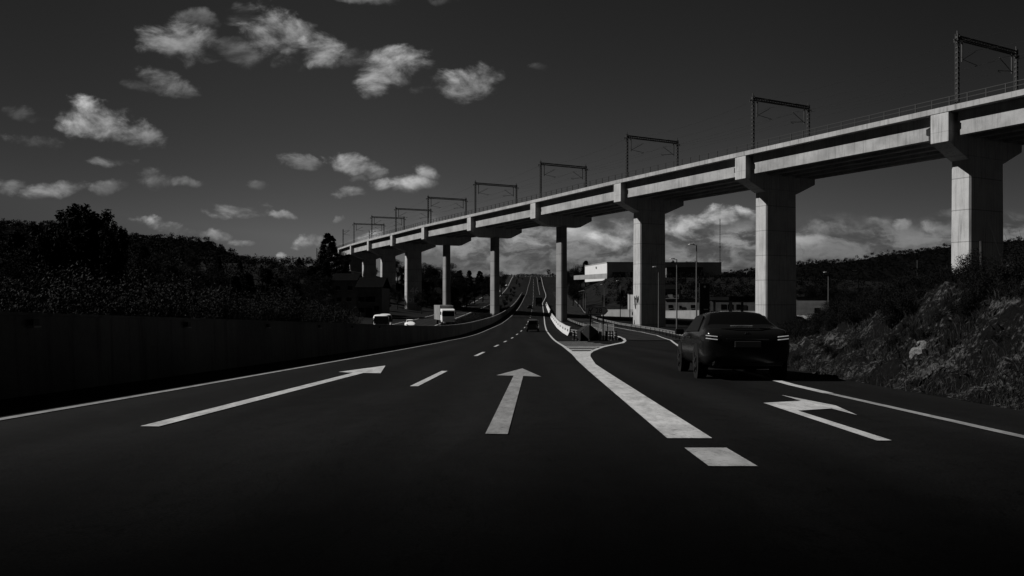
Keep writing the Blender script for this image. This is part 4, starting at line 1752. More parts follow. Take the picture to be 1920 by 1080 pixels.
# ------------------------------------------------------------------ buildings
def building(name, label, cat, px0, px1, ytop, Y, depth, wallm, base=None, roof=None, windows=(), doors=(), rz=0.0, pitch=0.0):
    """front faces the camera; px0..px1 its width, windows in fractions of the front"""
    X0, X1 = (px0 - 960) / F * Y, (px1 - 960) / F * Y
    w = X1 - X0
    zb_ = (gz((X0 + X1) / 2, Y) if base is None else (HOR - base) / F * Y)
    h = (HOR - ytop) / F * Y - zb_
    r = thing(name, label, cat, (X0, Y, zb_), rz)
    mb = MB()
    mb.obox((0, 0, 0), (1, 0, 0), (0, 1, 0), UP, (0, w), (0, depth), (-3, h))
    mb.build('wall', M[wallm], r)
    mb = MB()
    if pitch:
        mb.prism([(-.3, -.3, h), (w + .3, -.3, h), (w + .3, depth / 2, h + pitch), (-.3, depth / 2, h + pitch)], (0, 0, .15))
        mb.prism([(-.3, depth / 2, h + pitch), (w + .3, depth / 2, h + pitch), (w + .3, depth + .3, h), (-.3, depth + .3, h)], (0, 0, .15))
        mb.prism([(.01, .01, h - .02), (.01, depth - .01, h - .02), (.01, depth / 2, h + pitch - .05)], (w - .02, 0, 0))
    else:
        mb.obox((0, 0, h), (1, 0, 0), (0, 1, 0), UP, (-.15, w + .15), (-.15, depth + .15), (.0, .22))
    mb.build('roof', M[roof or 'rooftile'], r)
    for (u, v, ww, hh) in windows:
        mb = MB()
        mb.box((u * w, -.02, v * h), (ww, .06, hh))
        f = mb.build('window', M['glass'], r)
        mb = MB()
        mb.box((u * w, -.05, v * h - hh / 2 - .06), (ww + .2, .12, .08))
        mb.build('sill', M['pale_wall'], f)
    for (u, ww, hh) in doors:
        mb = MB()
        mb.box((u * w, -.02, hh / 2), (ww, .08, hh))
        mb.build('door', M['black'], r)
    return r


building('house', 'two-storey house with low sloped roof right of the tagged pier', 'house', 1236, 1272, 543, 236, 9, 'housewall2', pitch=1.4, windows=((.78, .78, 1.1, 1.0), (.3, .78, 1.1, 1.0), (.3, .3, 1.1, 1.1)), rz=radians(-16))
building('roadside_building', 'long low building with dark windows behind the tallest street lamp', 'building', 1246, 1318, 562, 214, 10, 'housewall2',
         windows=((.15, .55, 1.1, .9), (.40, .5, .5, .9), (.72, .55, 1.1, .9), (.9, .55, .6, .9)), doors=((.49, .9, 2.1),), rz=radians(-16))
building('shop_building', 'flat station shop behind the fuel canopy', 'building', 1332, 1432, 562, 226, 9, 'housewall', windows=((.24, .42, 1.4, 1.6), (.36, .42, 1.4, 1.6), (.5, .42, 1.0, 1.6)), doors=((.62, 1.1, 2.1),), rz=radians(-16))
building('low_building', 'grey flat building right of the pier behind the saloon', 'building', 1490, 1553, 558, 190, 12, 'housewall2', windows=((.62, .42, 1.1, 1.3),), doors=((.78, 2.6, 2.0),), rz=radians(-16))
building('hut', 'small sunlit white hut beside the tagged pier', 'hut', 1177, 1196, 549, 230, 6, 'white', base=567, pitch=1.0, windows=((.7, .3, .5, .9),), rz=radians(-35))
building('shed', 'long dark shed on the slope behind the street lamps', 'shed', 1250, 1318, 502, 395, 14, 'housewall', base=519, roof='rooftile')
building('villa', 'shadowed house with balconies among trees in front of the viaduct', 'house', 622, 668, 527, 205, 10, 'housewall', pitch=2.0,
         windows=((.25, .78, 1.2, 1.0), (.75, .78, 1.2, 1.0), (.3, .42, 1.2, 1.0), (.7, .42, 1.2, 1.0)), doors=((.5, 1.0, 2.1),))
building('villa', 'shadowed house with wide tiled roof below the viaduct piers', 'house', 668, 716, 540, 190, 12, 'housewall', pitch=2.6,
         windows=((.2, .62, 1.4, 1.1), (.55, .62, 2.2, 1.3), (.2, .25, 1.3, 1.1), (.8, .3, 1.2, 1.4)), doors=((.5, 1.6, 2.3),))
# white warehouse on the hill
wy = 400.0
X0 = (1138 - 960) / F * wy
M['shaded_cladding'] = mat('shaded_cladding', .75, .7, .1, var=.12, vscale=.3)  # copy of the cladding, its tone set for the unlit front
wh = thing('warehouse', 'bright white warehouse with a shaded emblem wall on the hillside', 'warehouse', (X0, wy, (HOR - 521) / F * wy))
hw_ = (521 - 493) / F * wy
mb = MB()
mb.prism([(0, 0, -1.2), (58, 3, -1.2), (58, 3, hw_), (0, 0, hw_)], (-7.0, 44, 0))
mb.build('wall', M['warehouse'], wh)
mb = MB()
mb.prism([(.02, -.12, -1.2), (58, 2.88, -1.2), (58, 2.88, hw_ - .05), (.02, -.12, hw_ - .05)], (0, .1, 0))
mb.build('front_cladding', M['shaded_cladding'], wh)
mb = MB()
mb.prism([(-.1, -.1, hw_), (58.1, 2.9, hw_), (50.9, 44, hw_), (-7.1, 44, hw_)], (0, 0, .5))
mb.build('roof', M['pale_wall'], wh)
mb = MB()
ccx = 14.8
for k in range(20):
    a, b_ = pi * 1.15 * k / 20 - .2, pi * 1.15 * (k + 1) / 20 - .2
    mb.tube([(ccx + 1.1 * cos(a), .62, hw_ - 2.2 + 1.1 * sin(a)), (ccx + 1.1 * cos(b_), .62, hw_ - 2.2 + 1.1 * sin(b_))], .16, 5)
mb.box((ccx, .68, hw_ - 3.6), (4.4, .15, .35), rz=.05)
mb.build('emblem', M['black'], wh)
mb = MB()
mb.box((-3.3, 20, hw_ - 1.6), (.2, 1.6, 1.0), rz=.15)
mb.build('vent', M['housewall'], wh)
mb = MB()
for k in range(3):
    mb.box((6 + k * 9.0, .0 + k * .47 + .25, 1.6), (6.5, .2, 2.6), rz=.05)
mb.build('gates', M['housewall'], wh)
mb = MB()
o0 = at(1140, 521, 399)
tag_w = []
for (pa, pb, ya) in ((1076, 1138, 398),):
    a, b_ = at(pa, 521, ya + 25), at(pb, 521, ya)
    d = b_ - a
    mb.prism([(0, 0, -1.0), (d.x, d.y, -1.0), (d.x, d.y, 1.6), (0, 0, 1.2)], (0, .4, 0))
    tag(mb.build('yard_wall', M['pale_wall'], None, loc=a), 'low pale yard wall running left from the white warehouse', 'wall')


def yard_wall(px0, px1, ytop, ybot, Y, label, mtl='pale_wall', Y2=None):
    a, b_ = at(px0, ybot, Y), at(px1, ybot, Y2 or Y)
    h = (ybot - ytop) / F * Y
    mb = MB()
    d = b_ - a
    mb.prism([(0, 0, -2), (d.x, d.y, d.z - 2), (d.x, d.y, d.z + h), (0, 0, h)], (0, .3, 0))
    r = thing('boundary_wall', label, 'wall', a)
    mb.build('wall', M[mtl], r)
    mb = MB()
    mb.prism([(-.03, -.04, h + .002), (d.x + .03, d.y - .04, d.z + h + .002), (d.x + .03, d.y - .04, d.z + h + .1), (-.03, -.04, h + .1)], (0, .38, 0))
    mb.build('coping', M[mtl], r)


yard_wall(1247, 1315, 583, 597, 198, 'pale low wall below the long building', Y2=189)
yard_wall(1334, 1424, 584, 589, 215, 'pale low wall beyond the fuel pumps', Y2=207)
yard_wall(1496, 1556, 592, 602, 172, 'grey low wall right of the pier behind the saloon', Y2=166)
yard_wall(1128, 1192, 581, 589, 214, 'pale parapet wall behind the exit sign', Y2=205)
yard_wall(1400, 1425, 511, 517, 620, 'far pale industrial wall on the slope left of the pier', 'white')


# fuel station canopy
def canopy():
    Y = 150.0
    c = at(1367, 557, Y)
    r = thing('fuel_canopy', 'flat fuel station canopy on columns with a sunlit left edge', 'canopy', (c.x, c.y, gz(c.x, c.y)))
    z0 = c.z - r.location.z
    mb = MB()
    mb.prism([(0, 0, z0 - .75), (9, 2, z0 - .75), (9, 2, z0 + .1), (0, 0, z0 + .1)], (-2.6, 16, 0))
    mb.build('roof_slab', M['dark_metal'], r)
    mb = MB()
    mb.prism([(-.05, 0, z0 - .6), (-.05, 0, z0 + .05), (-2.65, 16, z0 + .05), (-2.65, 16, z0 - .6)], (-.04, 0, 0))
    mb.build('fascia', M['white'], r)  # white on the sunlit side only, the light put into its colour
    for (x, y, w) in ((.6, 1.2, .5), (-.6, 8.5, .4), (6.5, 2.4, .5), (5.2, 9.5, .4)):
        mb = MB()
        mb.box((x, y, z0 / 2 - .4), (w, w, z0 - .7))
        mb.build('column', M['pale_wall'], r)
    for k, (x, y) in enumerate(((-.1, 4.5), (5.6, 5.5))):
        q = thing('fuel_pump', 'fuel pump under the canopy near its ' + ('sunlit edge' if k == 0 else 'shaded side'), 'fuel pump', Vector(r.location) + Vector((x, y, 0)))
        mb = MB()
        mb.box((0, 0, .85), (1.0, .6, 1.7))
        mb.build('cabinet', M['dark_metal'], q, bevel=.05)
        mb = MB()
        mb.box((0, -.31, 1.25), (.7, .04, .4))
        mb.build('display', M['pale_wall'], q)
        mb = MB()
        mb.tube([(.5, 0, 1.4), (.7, -.1, 1.2), (.65, -.1, .5), (.55, 0, .9)], .03, 6)
        mb.build('hose', M['black'], q)


canopy()
Y = 118.0
a = at(1312, 598, Y)
b_ = at(1330.5, 531, Y)
tt = thing('totem_sign', 'tall black price totem of the fuel station', 'sign', (a.x, Y, a.z))
mb = MB()
mb.box(((b_.x - a.x) / 2, .25, (b_.z - a.z) / 2 - .3), (b_.x - a.x, .5, b_.z - a.z + .6))
mb.build('board', M['black_paint'], tt, bevel=.05)
mb = MB()
mb.cyl(((b_.x - a.x) / 2, -.02, (b_.z - a.z) * .90), (0, 1, 0), .16, .04, 16)
mb.build('emblem', M['sign'], tt)
mb = MB()
mb.box(((b_.x - a.x) * .62, -.02, (b_.z - a.z) * .27), (.7, .04, .16))
mb.build('price_panel', M['sign_light'], tt)
simple_car('hatchback', 'white parked car in front of the low building right of the pier', (at(1508, 590, 150).x, 150, gz(at(1508, 590, 150).x, 150) + .6), radians(80), HATCH, 'glint', win=((.5, 2.3),), wheels=(.7, 3.1), wr=.3)
simple_car('hatchback', 'dark car standing by the fuel station totem', (at(1342, 588, 140).x, 140, gz(at(1342, 588, 140).x, 140)), radians(70), HATCH, 'carpaint', win=((.5, 2.3),), wheels=(.7, 3.1), wr=.3)

# concrete ditch edge along the top of the bank
mb = MB()
rings = []
for Y in np.linspace(4, 26, 30):
    x = float(bank_base(Y)) + BANK_W + .15
    z = gz(x, Y)
    rings.append([(x, Y, z - .2), (x, Y, z + .16), (x + .22, Y, z + .16), (x + .22, Y, z - .2)])
mb.loft(rings)
tag(mb.build('concrete_edging', M['path']), 'pale concrete edging along the crest of the bank', 'edging')


# ------------------------------------------------------------------ vegetation
def leaf_cloud(centres, per, rad, size, seed, squash=.8, up_bias=0.0, aspect=1.7, flat=False):
    """many small leaf faces gathered round the centres; returns verts, faces"""
    g = np.random.default_rng(seed)
    C = np.repeat(np.asarray(centres, float), per, 0)
    R = np.repeat(np.asarray(rad, float) if np.ndim(rad) else np.full(len(centres), rad), per)
    n = len(C)
    d = g.normal(0, 1, (n, 3))
    d /= np.linalg.norm(d, axis=1, keepdims=True)
    rr = g.random(n) ** .45
    off = d * (R * rr)[:, None]
    off[:, 2] *= squash
    P = C + off
    a = g.normal(0, 1, (n, 3))
    a[:, 2] += up_bias
    a /= np.linalg.norm(a, axis=1, keepdims=True)
    b = np.cross(a, g.normal(0, 1, (n, 3)))
    b /= np.linalg.norm(b, axis=1, keepdims=True) + 1e-9
    s = size * (.6 + .8 * g.random(n))
    L = a * (s * aspect / 2)[:, None]
    W = b * (s / 2)[:, None]
    v = np.stack([P - L, P + W * .8 - L * .1, P + L, P - W * .8 - L * .1], 1).reshape(-1, 3)
    f = np.arange(n * 4).reshape(n, 4)
    return v, f


def np_mesh(name, v, f, mtl):
    me = bpy.data.meshes.new(name)
    me.vertices.add(len(v))
    me.vertices.foreach_set('co', np.asarray(v, np.float32).ravel())
    k = f.shape[1]
    me.loops.add(len(f) * k)
    me.loops.foreach_set('vertex_index', f.ravel().astype(np.int32))
    me.polygons.add(len(f))
    me.polygons.foreach_set('loop_start', np.arange(0, len(f) * k, k, dtype=np.int32))
    me.polygons.foreach_set('loop_total', np.full(len(f), k, np.int32))
    me.materials.append(mtl)
    me.update(calc_edges=True)
    return me


def tree_proto(name, cat, kind, seed, mtl):
    """a unit tree about 10 m high: tapered trunk with limbs, crown of leaf clumps"""
    g = np.random.default_rng(seed)
    r = thing(name, 'x', cat)
    mb = MB()
    cs, rad = [], []
    if kind == 'pine':
        mb.tube([(0, 0, -.5), (.1, 0, 3), (0, .1, 6.5), (.05, 0, 9.6)], [.26, .2, .12, .03], 7)
        for k in range(80):
            t = .12 + .87 * (k / 79)
            rr = 2.5 * (1 - t) ** .7 * (.55 + .6 * g.random()) + .25
            an = g.random() * 2 * pi
            z = 10 * t
            c = (rr * cos(an), rr * sin(an), z + .1)
            mb.tube([(0, 0, z), c], [.05, .02], 4)
            cs.append(c)
            rad.append(.95 - .45 * t)
        v, f = leaf_cloud(cs, 130, rad, .18, seed, .6)
    elif kind == 'cypress':
        mb.tube([(0, 0, -.5), (0, 0, 9.0)], [.2, .03], 6)
        for k in range(34):
            t = .04 + .95 * k / 33
            rr = (.9 * sin(pi * min(1, t * .85 + .12)) ** .8) * g.random() ** .5 * .7
            an = g.random() * 2 * pi
            cs.append((rr * cos(an), rr * sin(an), 10 * t))
            rad.append(.62)
        v, f = leaf_cloud(cs, 90, rad, .26, seed, 1.3, 1.2)
    elif kind == 'poplar':
        mb.tube([(0, 0, -.5), (.1, .1, 4), (0, 0, 8.5)], [.32, .22, .06], 7)
        for s in range(9):
            an = 2 * pi * s / 9 + g.random()
            rr = .5 + 2.0 * g.random()
            top = 7.0 + 3.0 * g.random() - .25 * rr
            base = Vector((0, 0, 1.2 + 2 * g.random()))
            tip = Vector((rr * cos(an), rr * sin(an), top))
            mb.tube([base, base.lerp(tip, .5) + Vector((cos(an) * .3, sin(an) * .3, -.3)), tip], [.12, .08, .02], 5)
            for q in range(7):
                c = base.lerp(tip, .3 + .7 * q / 6)
                cs.append((c.x + g.normal(0, .25), c.y + g.normal(0, .25), c.z))
                rad.append(.85 - .07 * q)
        v, f = leaf_cloud(cs, 190, rad, .14, seed, 1.25, .8)
    else:
        mb.tube([(0, 0, -.5), (.15, 0, 2.5), (.05, .1, 5)], [.3, .22, .12], 7)
        for k in range(30):
            u = g.normal(0, 1, 3)
            u /= np.linalg.norm(u)
            rr = (.45 + .55 * g.random())
            c = Vector((u[0] * 3.3 * rr, u[1] * 3.3 * rr, 5.9 + u[2] * 3.3 * rr))
            if k < 12:
                mb.tube([(0.05, 0, 2.2 + k * .2), Vector((0, 0, 3.2)).lerp(c, .55) + Vector((0, 0, -.2)), c], [.1, .07, .02], 5)
            cs.append(c)
            rad.append(.9 + .55 * g.random())
        v, f = leaf_cloud([tuple(c) for c in cs], 520, rad, .095, seed, .85)
    mb.build('trunk', M['bark'], r)
    me = np_mesh('crown', v, f, M[mtl])
    o = bpy.data.objects.new('crown', me)
    COL.objects.link(o)
    o.parent = r
    return r


PROTO = {
    'broad': [tree_proto('broadleaf_tree', 'tree', 'broad', 11, 'leaf'), tree_proto('broadleaf_tree', 'tree', 'broad', 12, 'leaf_dark'), tree_proto('broadleaf_tree', 'tree', 'broad', 13, 'leaf')],
    'pine': [tree_proto('pine_tree', 'tree', 'pine', 21, 'needle'), tree_proto('pine_tree', 'tree', 'pine', 22, 'needle')],
    'poplar': [tree_proto('poplar_tree', 'tree', 'poplar', 41, 'leaf_dark'), tree_proto('poplar_tree', 'tree', 'poplar', 42, 'leaf_dark')],
}
used = set()


def plant(kind, px_, ytop, Y, label, group=None, width=1.0, var=None, sink=.0):
    X = (px_ - 960) / F * Y
    zb_ = gz(X, Y) - sink
    h = (HOR - ytop) / F * Y - zb_
    s = max(.25, h / 10.0)
    k = random.randrange(len(PROTO[kind])) if var is None else var
    pr_ = PROTO[kind][k]
    sc = (s * width, s * width, s)
    rz = random.random() * 6.28
    if (kind, k) not in used:
        used.add((kind, k))
        pr_.location = (X, Y, zb_)
        pr_.rotation_euler = (0, 0, rz)
        pr_.scale = sc
        pr_['label'] = label
        if group:
            pr_['group'] = group
        return pr_
    c = dup(pr_, (X, Y, zb_), rz, label, group, sc)
    if group is None and 'group' in c:
        del c['group']
    return c


# the big dark clump left
for (px_, yt, Y, w, v, lab) in ((138, 372, 66, 1.15, 0, 'tall dark feathery tree with the highest tip at the left'), (180, 382, 65, 1.15, 1, 'tall dark tree forming the right half of the high clump'),
                                (158, 388, 70, 1.3, 0, 'dark tree filling the middle of the high clump'), (108, 396, 63, 1.0, 1, 'dark tree on the left flank of the high clump'),
                                (120, 384, 69, 1.0, 0, 'dark tree just left of the highest tip of the clump'), (194, 394, 68, .9, 1, 'dark tree stepping down at the right of the clump'),
                                (210, 408, 62, .6, 0, 'narrow dark tree with loose twigs on the right of the high clump')):
    plant('poplar', px_, yt, Y, lab, None, w, v)
plant('pine', 617, 440, 262, 'dark pine standing alone on the crest beside the viaduct end', None, .95, 0)
plant('pine', 561, 482, 300, 'small pointed pine in the notch of the skyline', None, .9, 1)
# trees by the carriageway far ahead
plant('broad', 940, 505, 420, 'round dark tree beside the far carriageway right of the slender pier', None, .75, 0)
plant('broad', 1029, 504, 655, 'lone round tree on the crest right of the motorway', None, .9, 1)
plant('broad', 1036, 511, 650, 'low bush tree leaning on the lone tree at the crest', None, 1.0, 2)

wood = [  # left wood: column, crown top row, depth
    (30, 440, 95), (70, 455, 88), (250, 455, 92), (290, 470, 100), (330, 478, 110), (375, 488, 115), (420, 500, 120), (462, 512, 130), (500, 505, 150), (540, 512, 160),
    (-40, 430, 80), (0, 470, 75), (230, 480, 80), (310, 500, 86), (360, 512, 90), (440, 520, 100), (520, 525, 120), (575, 520, 170), (600, 508, 200), (585, 500, 230), (560, 500, 260),
    (610, 492, 250), (640, 500, 230), (650, 490, 300), (630, 470, 300), (645, 468, 315), (600, 484, 320), (580, 480, 330), (560, 492, 330), (520, 500, 300), (490, 496, 280), (450, 490, 260), (410, 480, 250),
    (360, 470, 240), (310, 466, 220), (270, 462, 200), (590, 535, 150), (560, 545, 130), (610, 548, 140), (640, 560, 135), (605, 560, 110), (570, 560, 100), (150, 500, 60), (60, 505, 58), (10, 515, 55), (100, 520, 52),
]
for (px_, yt, Y) in wood:
    kind = random.choice(['broad', 'broad', 'broad', 'pine'])
    plant(kind, px_, yt, Y, ('round dark tree in the shadowed wood left of the viaduct' if kind == 'broad' else 'pointed dark conifer in the shadowed wood left of the viaduct'),
          'round trees of the left wood' if kind == 'broad' else 'conifers of the left wood', random.uniform(.9, 1.3))
back = [  # behind and between the viaduct piers
    (668, 492, 330), (690, 486, 345), (702, 500, 310), (735, 478, 340), (746, 488, 320), (760, 500, 330), (775, 490, 330), (792, 488, 330), (800, 492, 315), (812, 500, 320), (835, 488, 330), (848, 500, 310), (850, 515, 290), (862, 508, 380),
    (880, 508, 420), (900, 509, 440), (915, 511, 440), (870, 525, 330), (890, 530, 330), (905, 528, 350), (925, 520, 400), (855, 540, 270), (875, 548, 270), (838, 545, 250), (815, 540, 260), (800, 530, 270), (790, 545, 230),
    (730, 530, 250), (745, 540, 240), (770, 535, 280), (720, 545, 230), (700, 520, 290),
]
for (px_, yt, Y) in back:
    kind = random.choice(['broad', 'broad', 'pine'])
    plant(kind, px_, yt, Y, ('round dark tree behind the viaduct piers left of the motorway' if kind == 'broad' else 'pointed dark conifer behind the viaduct piers left of the motorway'),
          'round trees behind the piers' if kind == 'broad' else 'conifers behind the piers', random.uniform(.9, 1.25))
hillr = [(1076, 500, 450), (1088, 494, 450), (1098, 490, 455), (1108, 492, 455), (1116, 496, 450), (1070, 505, 430), (1155, 489, 470), (1172, 488, 470), (1184, 490, 470), (1248, 490, 450), (1262, 489, 440), (1282, 490, 450), (1295, 487, 450),
         (1308, 487, 440), (1320, 489, 440), (1335, 492, 430), (1345, 495, 420), (1360, 508, 400), (1378, 512, 400), (1395, 515, 390), (1412, 520, 380), (1340, 515, 330), (1365, 522, 320), (1390, 525, 320), (1412, 530, 300), (1325, 530, 290),
         (1083, 532, 300), (1074, 530, 310), (1180, 535, 300), (1165, 545, 280), (1300, 525, 300), (1280, 520, 320), (1258, 525, 300), (1350, 545, 230), (1375, 545, 240), (1400, 545, 240), (1420, 540, 260)]
for (px_, yt, Y) in hillr:
    kind = random.choice(['broad', 'broad', 'pine'])
    plant(kind, px_, yt, Y, ('round dark tree on the slope round the white warehouse' if kind == 'broad' else 'pointed dark conifer on the slope round the white warehouse'),
          'round trees on the warehouse slope' if kind == 'broad' else 'conifers on the warehouse slope', random.uniform(.9, 1.3))
right = [(1510, 535, 230), (1535, 532, 240), (1560, 530, 240), (1585, 538, 220), (1615, 535, 210), (1640, 532, 200), (1665, 535, 190), (1690, 530, 190), (1590, 565, 150), (1625, 562, 140), (1660, 560, 130),
         (1570, 550, 180), (1545, 565, 190), (1725, 535, 200), (1750, 530, 210), (1770, 525, 220)]
for (px_, yt, Y) in right:
    plant('broad', px_, yt, Y, 'round dark tree on the low ground behind the roadside bank', 'trees behind the bank', random.uniform(1.0, 1.5))

for k in range(22):
    px_ = 948 + k * 5.6
    plant('broad', px_, random.uniform(511.5, 514.5), random.uniform(715, 760), 'low dark tree in the line along the crest where the motorway vanishes', 'trees along the crest', random.uniform(1.0, 1.6))

# far wooded hills: terrain with a canopy of its own
def hill(name, prof, Y, thick, drop, nseed, mtl=None):
    """ridge whose crest is seen along prof = [(column, row)]; slopes down towards the camera and away"""
    g = np.random.default_rng(nseed)
    pxs = np.linspace(prof[0][0], prof[-1][0], 260)
    rows = np.interp(pxs, [a for a, b in prof], [b for a, b in prof])
    X = (pxs - 960) / F * Y
    zc = (HOR - rows) / F * Y
    ts = np.linspace(-1, 1, 25)
    v = np.zeros((len(ts), len(X), 3))
    for j, t in enumerate(ts):
        yy = Y + t * thick + 18 * np.sin(X / 60.0)
        z = zc - drop * abs(t) ** 1.4 + 1.2 * np.sin(X / 13.0 + 9 * t) + g.normal(0, .8, len(X))
        v[j, :, 0] = X * (1 + .0 * t)
        v[j, :, 1] = yy
        v[j, :, 2] = z - 3.0
    nx = len(X)
    fs = np.array([(j * nx + i, j * nx + i + 1, (j + 1) * nx + i + 1, (j + 1) * nx + i) for j in range(len(ts) - 1) for i in range(nx - 1)])
    me = np_mesh(name, v.reshape(-1, 3), fs, M['ground'])
    me.materials[0] = M['hill_soil']
    o = bpy.data.objects.new(name, me)
    COL.objects.link(o)
    tag(o, kind='structure')
    # canopy
    cs, rad = [], []
    step = 2.7
    for j in range(0, 14):
        t = -.95 + j * .075
        for X_ in np.arange(X[0], X[-1], step):
            x = X_ + g.normal(0, 2)
            i = np.interp(x, X, np.arange(nx))
            jj = np.interp(t + g.normal(0, .02), ts, np.arange(len(ts)))
            q = v[int(round(jj)), int(round(i))]
            cs.append((x, q[1] + g.normal(0, 2), q[2] + 1.7 + g.random() * .9))
            rad.append(1.3 + 1.1 * g.random())
    vv, ff = leaf_cloud(cs, 46, rad, .55, nseed, .8)
    me = np_mesh('hill_forest', vv, ff, M['forest'])
    o = bpy.data.objects.new('hill_forest', me)
    COL.objects.link(o)
    tag(o, kind='stuff')


hill('hill', [(-260, 405), (-60, 408), (0, 413), (90, 408), (150, 418), (220, 432), (300, 436), (345, 446), (378, 446), (395, 452), (450, 474), (530, 497), (575, 512)], 560, 90, 26, 3)
hill('hill', [(1330, 516), (1370, 508), (1400, 502), (1440, 497), (1495, 492), (1560, 487), (1620, 482), (1680, 472), (1740, 463), (1795, 458), (1850, 452), (1920, 445), (2100, 435)], 760, 120, 40, 4)

def slope_forest(n, x0, x1, y0, y1, seed, keep):
    g = np.random.default_rng(seed)
    X = g.uniform(x0, x1, n)
    Y = g.uniform(y0, y1, n)
    k = keep(X, Y)
    X, Y = X[k], Y[k]
    Z = ground(X, Y)
    rad = g.uniform(1.0, 2.0, len(X))
    cs = np.stack([X, Y, Z + rad * .7 + g.random(len(X)) * 1.5], 1)
    vv, ff = leaf_cloud(cs, 55, rad, .36, seed, .9)
    o = bpy.data.objects.new('slope_forest', np_mesh('slope_forest', vv, ff, M['forest']))
    COL.objects.link(o)
    tag(o, kind='stuff')


slope_forest(8500, -420, -48, 120, 520, 91, lambda X, Y: (X < -.16 * Y - 22) & (X > -.75 * Y))
slope_forest(5200, 40, 420, 240, 680, 92, lambda X, Y: (X > .075 * Y + 8) & (X < np.where(Y < 470, .40, .75) * Y) & ~((X > 30) & (X < 125) & (Y > 300) & (Y < 455)))
slope_forest(500, 32, 150, 250, 385, 93, lambda X, Y: (X > .08 * Y + 9) & (Y < 372))

# hedge of oleander in the median
def hedge_proto(seed):
    g = np.random.default_rng(seed)
    r = thing('oleander_bush', 'x', 'bush', (0, 0, 0), 0, 'oleander bushes behind the wall')
    mb = MB()
    cs = []
    for k in range(14):
        an = g.random() * 2 * pi
        rr = .25 + .75 * g.random()
        h = 1.3 + 1.0 * g.random()
        tip = Vector((rr * cos(an), rr * sin(an), h))
        mb.tube([(0.1 * cos(an), .1 * sin(an), -.1), tip * .6 + Vector((0, 0, .2)), tip], [.03, .02, .008], 4)
        for t in (.45, .7, .95):
            cs.append(tuple(tip * t + Vector((g.normal(0, .12), g.normal(0, .12), .15))))
    mb.build('stems', M['bark'], r)
    v, f = leaf_cloud(cs, 240, .40, .028, seed, 1.0, .6, 2.6)
    o = bpy.data.objects.new('foliage', np_mesh('foliage', v, f, M['oleander']))
    COL.objects.link(o)
    o.parent = r
    return r


hp = [hedge_proto(51), hedge_proto(52)]
hu = set()
for k, Y in enumerate(np.arange(13.5, 50, 1.1)):
    x = -10.3 + random.uniform(-.5, .5) - .01 * Y
    h = random.uniform(.85, 1.15) * float(np.interp(Y, [13, 18, 22, 28, 40, 60], [.72, .85, 1.08, 1.12, 1.05, .95]))
    i = random.randrange(2)
    lab = 'oleander bush with narrow glinting leaves in the row behind the wall'
    if i not in hu:
        hu.add(i)
        hp[i].location = (x, Y, gz(x, Y))
        hp[i].scale = (h * 1.1, h * 1.1, h)
        hp[i]['label'] = lab
    else:
        dup(hp[i], (x, Y, gz(x, Y)), random.random() * 6, lab, None, (h * 1.1, h * 1.1, h))
for k in range(28):
    Y = 122 + k * 5.0
    x = float(wall_x(Y)) - random.uniform(1.2, 3.6)
    h = random.uniform(.45, .8)
    dup(hp[k % 2], (x, Y, gz(x, Y)), random.random() * 6, 'low dark bush on the grass strip between wall and far carriageway', 'low bushes in the median', (h * 1.5, h * 1.5, h))
for k in range(24):
    Y = 260 + k * 15
    x = (float(wall_x(Y)) + float(opp_right(Y))) / 2 + random.uniform(-2.5, 2.5)
    h = random.uniform(.5, .9)
    dup(hp[k % 2], (x, Y, gz(x, Y)), random.random() * 6, 'small dark bush on the far uphill median', 'bushes on the far median', (h * 1.4, h * 1.4, h))


# scrub, stones and grass of the bank
def scrub_proto(seed, mtl='scrub'):
    g = np.random.default_rng(seed)
    r = thing('scrub_bush', 'x', 'bush', (0, 0, 0), 0, 'scrub bushes on the bank')
    mb = MB()
    cs = []
    for k in range(12):
        an = g.random() * 2 * pi
        tip = Vector((.55 * cos(an) * g.random(), .55 * sin(an) * g.random(), .35 + .5 * g.random()))
        mb.tube([(0, 0, -.05), tip], [.015, .005], 4)
        cs.append(tuple(tip))
        cs.append(tuple(tip * .6))
    mb.build('stems', M['bark'], r)
    v, f = leaf_cloud(cs, 130, .20, .022, seed, .9, .3, 2.2)
    o = bpy.data.objects.new('foliage', np_mesh('foliage', v, f, M[mtl]))
    COL.objects.link(o)
    o.parent = r
    return r


sp_ = [scrub_proto(61), scrub_proto(62), scrub_proto(63)]
su = set()
for k in range(290):
    Y = 7 + 37 * random.random() ** 1.25
    u = random.random() ** .7 * .66
    x = float(bank_base(Y)) + .35 + u * (BANK_W + .6)
    low = u < .28
    if low and random.random() < .55:
        continue
    h = random.uniform(.4, .75) * (.55 if low else 1.0)
    i = random.randrange(3)
    lab = 'dark scrub bush among dry grass on the roadside bank'
    if i not in su:
        su.add(i)
        sp_[i].location = (x, Y, gz(x, Y) + .02)
        sp_[i].scale = (h, h, h)
        sp_[i]['label'] = lab
    else:
        dup(sp_[i], (x, Y, gz(x, Y) + .02), random.random() * 6, lab, None, h)


def stone_mesh(seed):
    g = np.random.default_rng(seed)
    bm = bmesh.new()
    bmesh.ops.create_icosphere(bm, subdivisions=3, radius=1.0)
    ks = g.normal(0, 1, (6, 3))
    for v in bm.verts:
        n = v.co.normalized()
        d = 1.0
        for q in range(6):
            kk = Vector(ks[q]).normalized()
            dt = n.dot(kk)
            if dt > .55:
                d = min(d, .60 / dt + .1 * q / 6)
        v.co = n * d * (1 + .05 * sin(9 * n.x + 7 * n.y) + .04 * sin(15 * n.z + 11 * n.x))
        v.co.z *= .75
    me = bpy.data.meshes.new('stone')
    bm.to_mesh(me)
    bm.free()
    me.materials.append(M['stone'])
    return me


sm = [stone_mesh(s) for s in (71, 72, 73)]


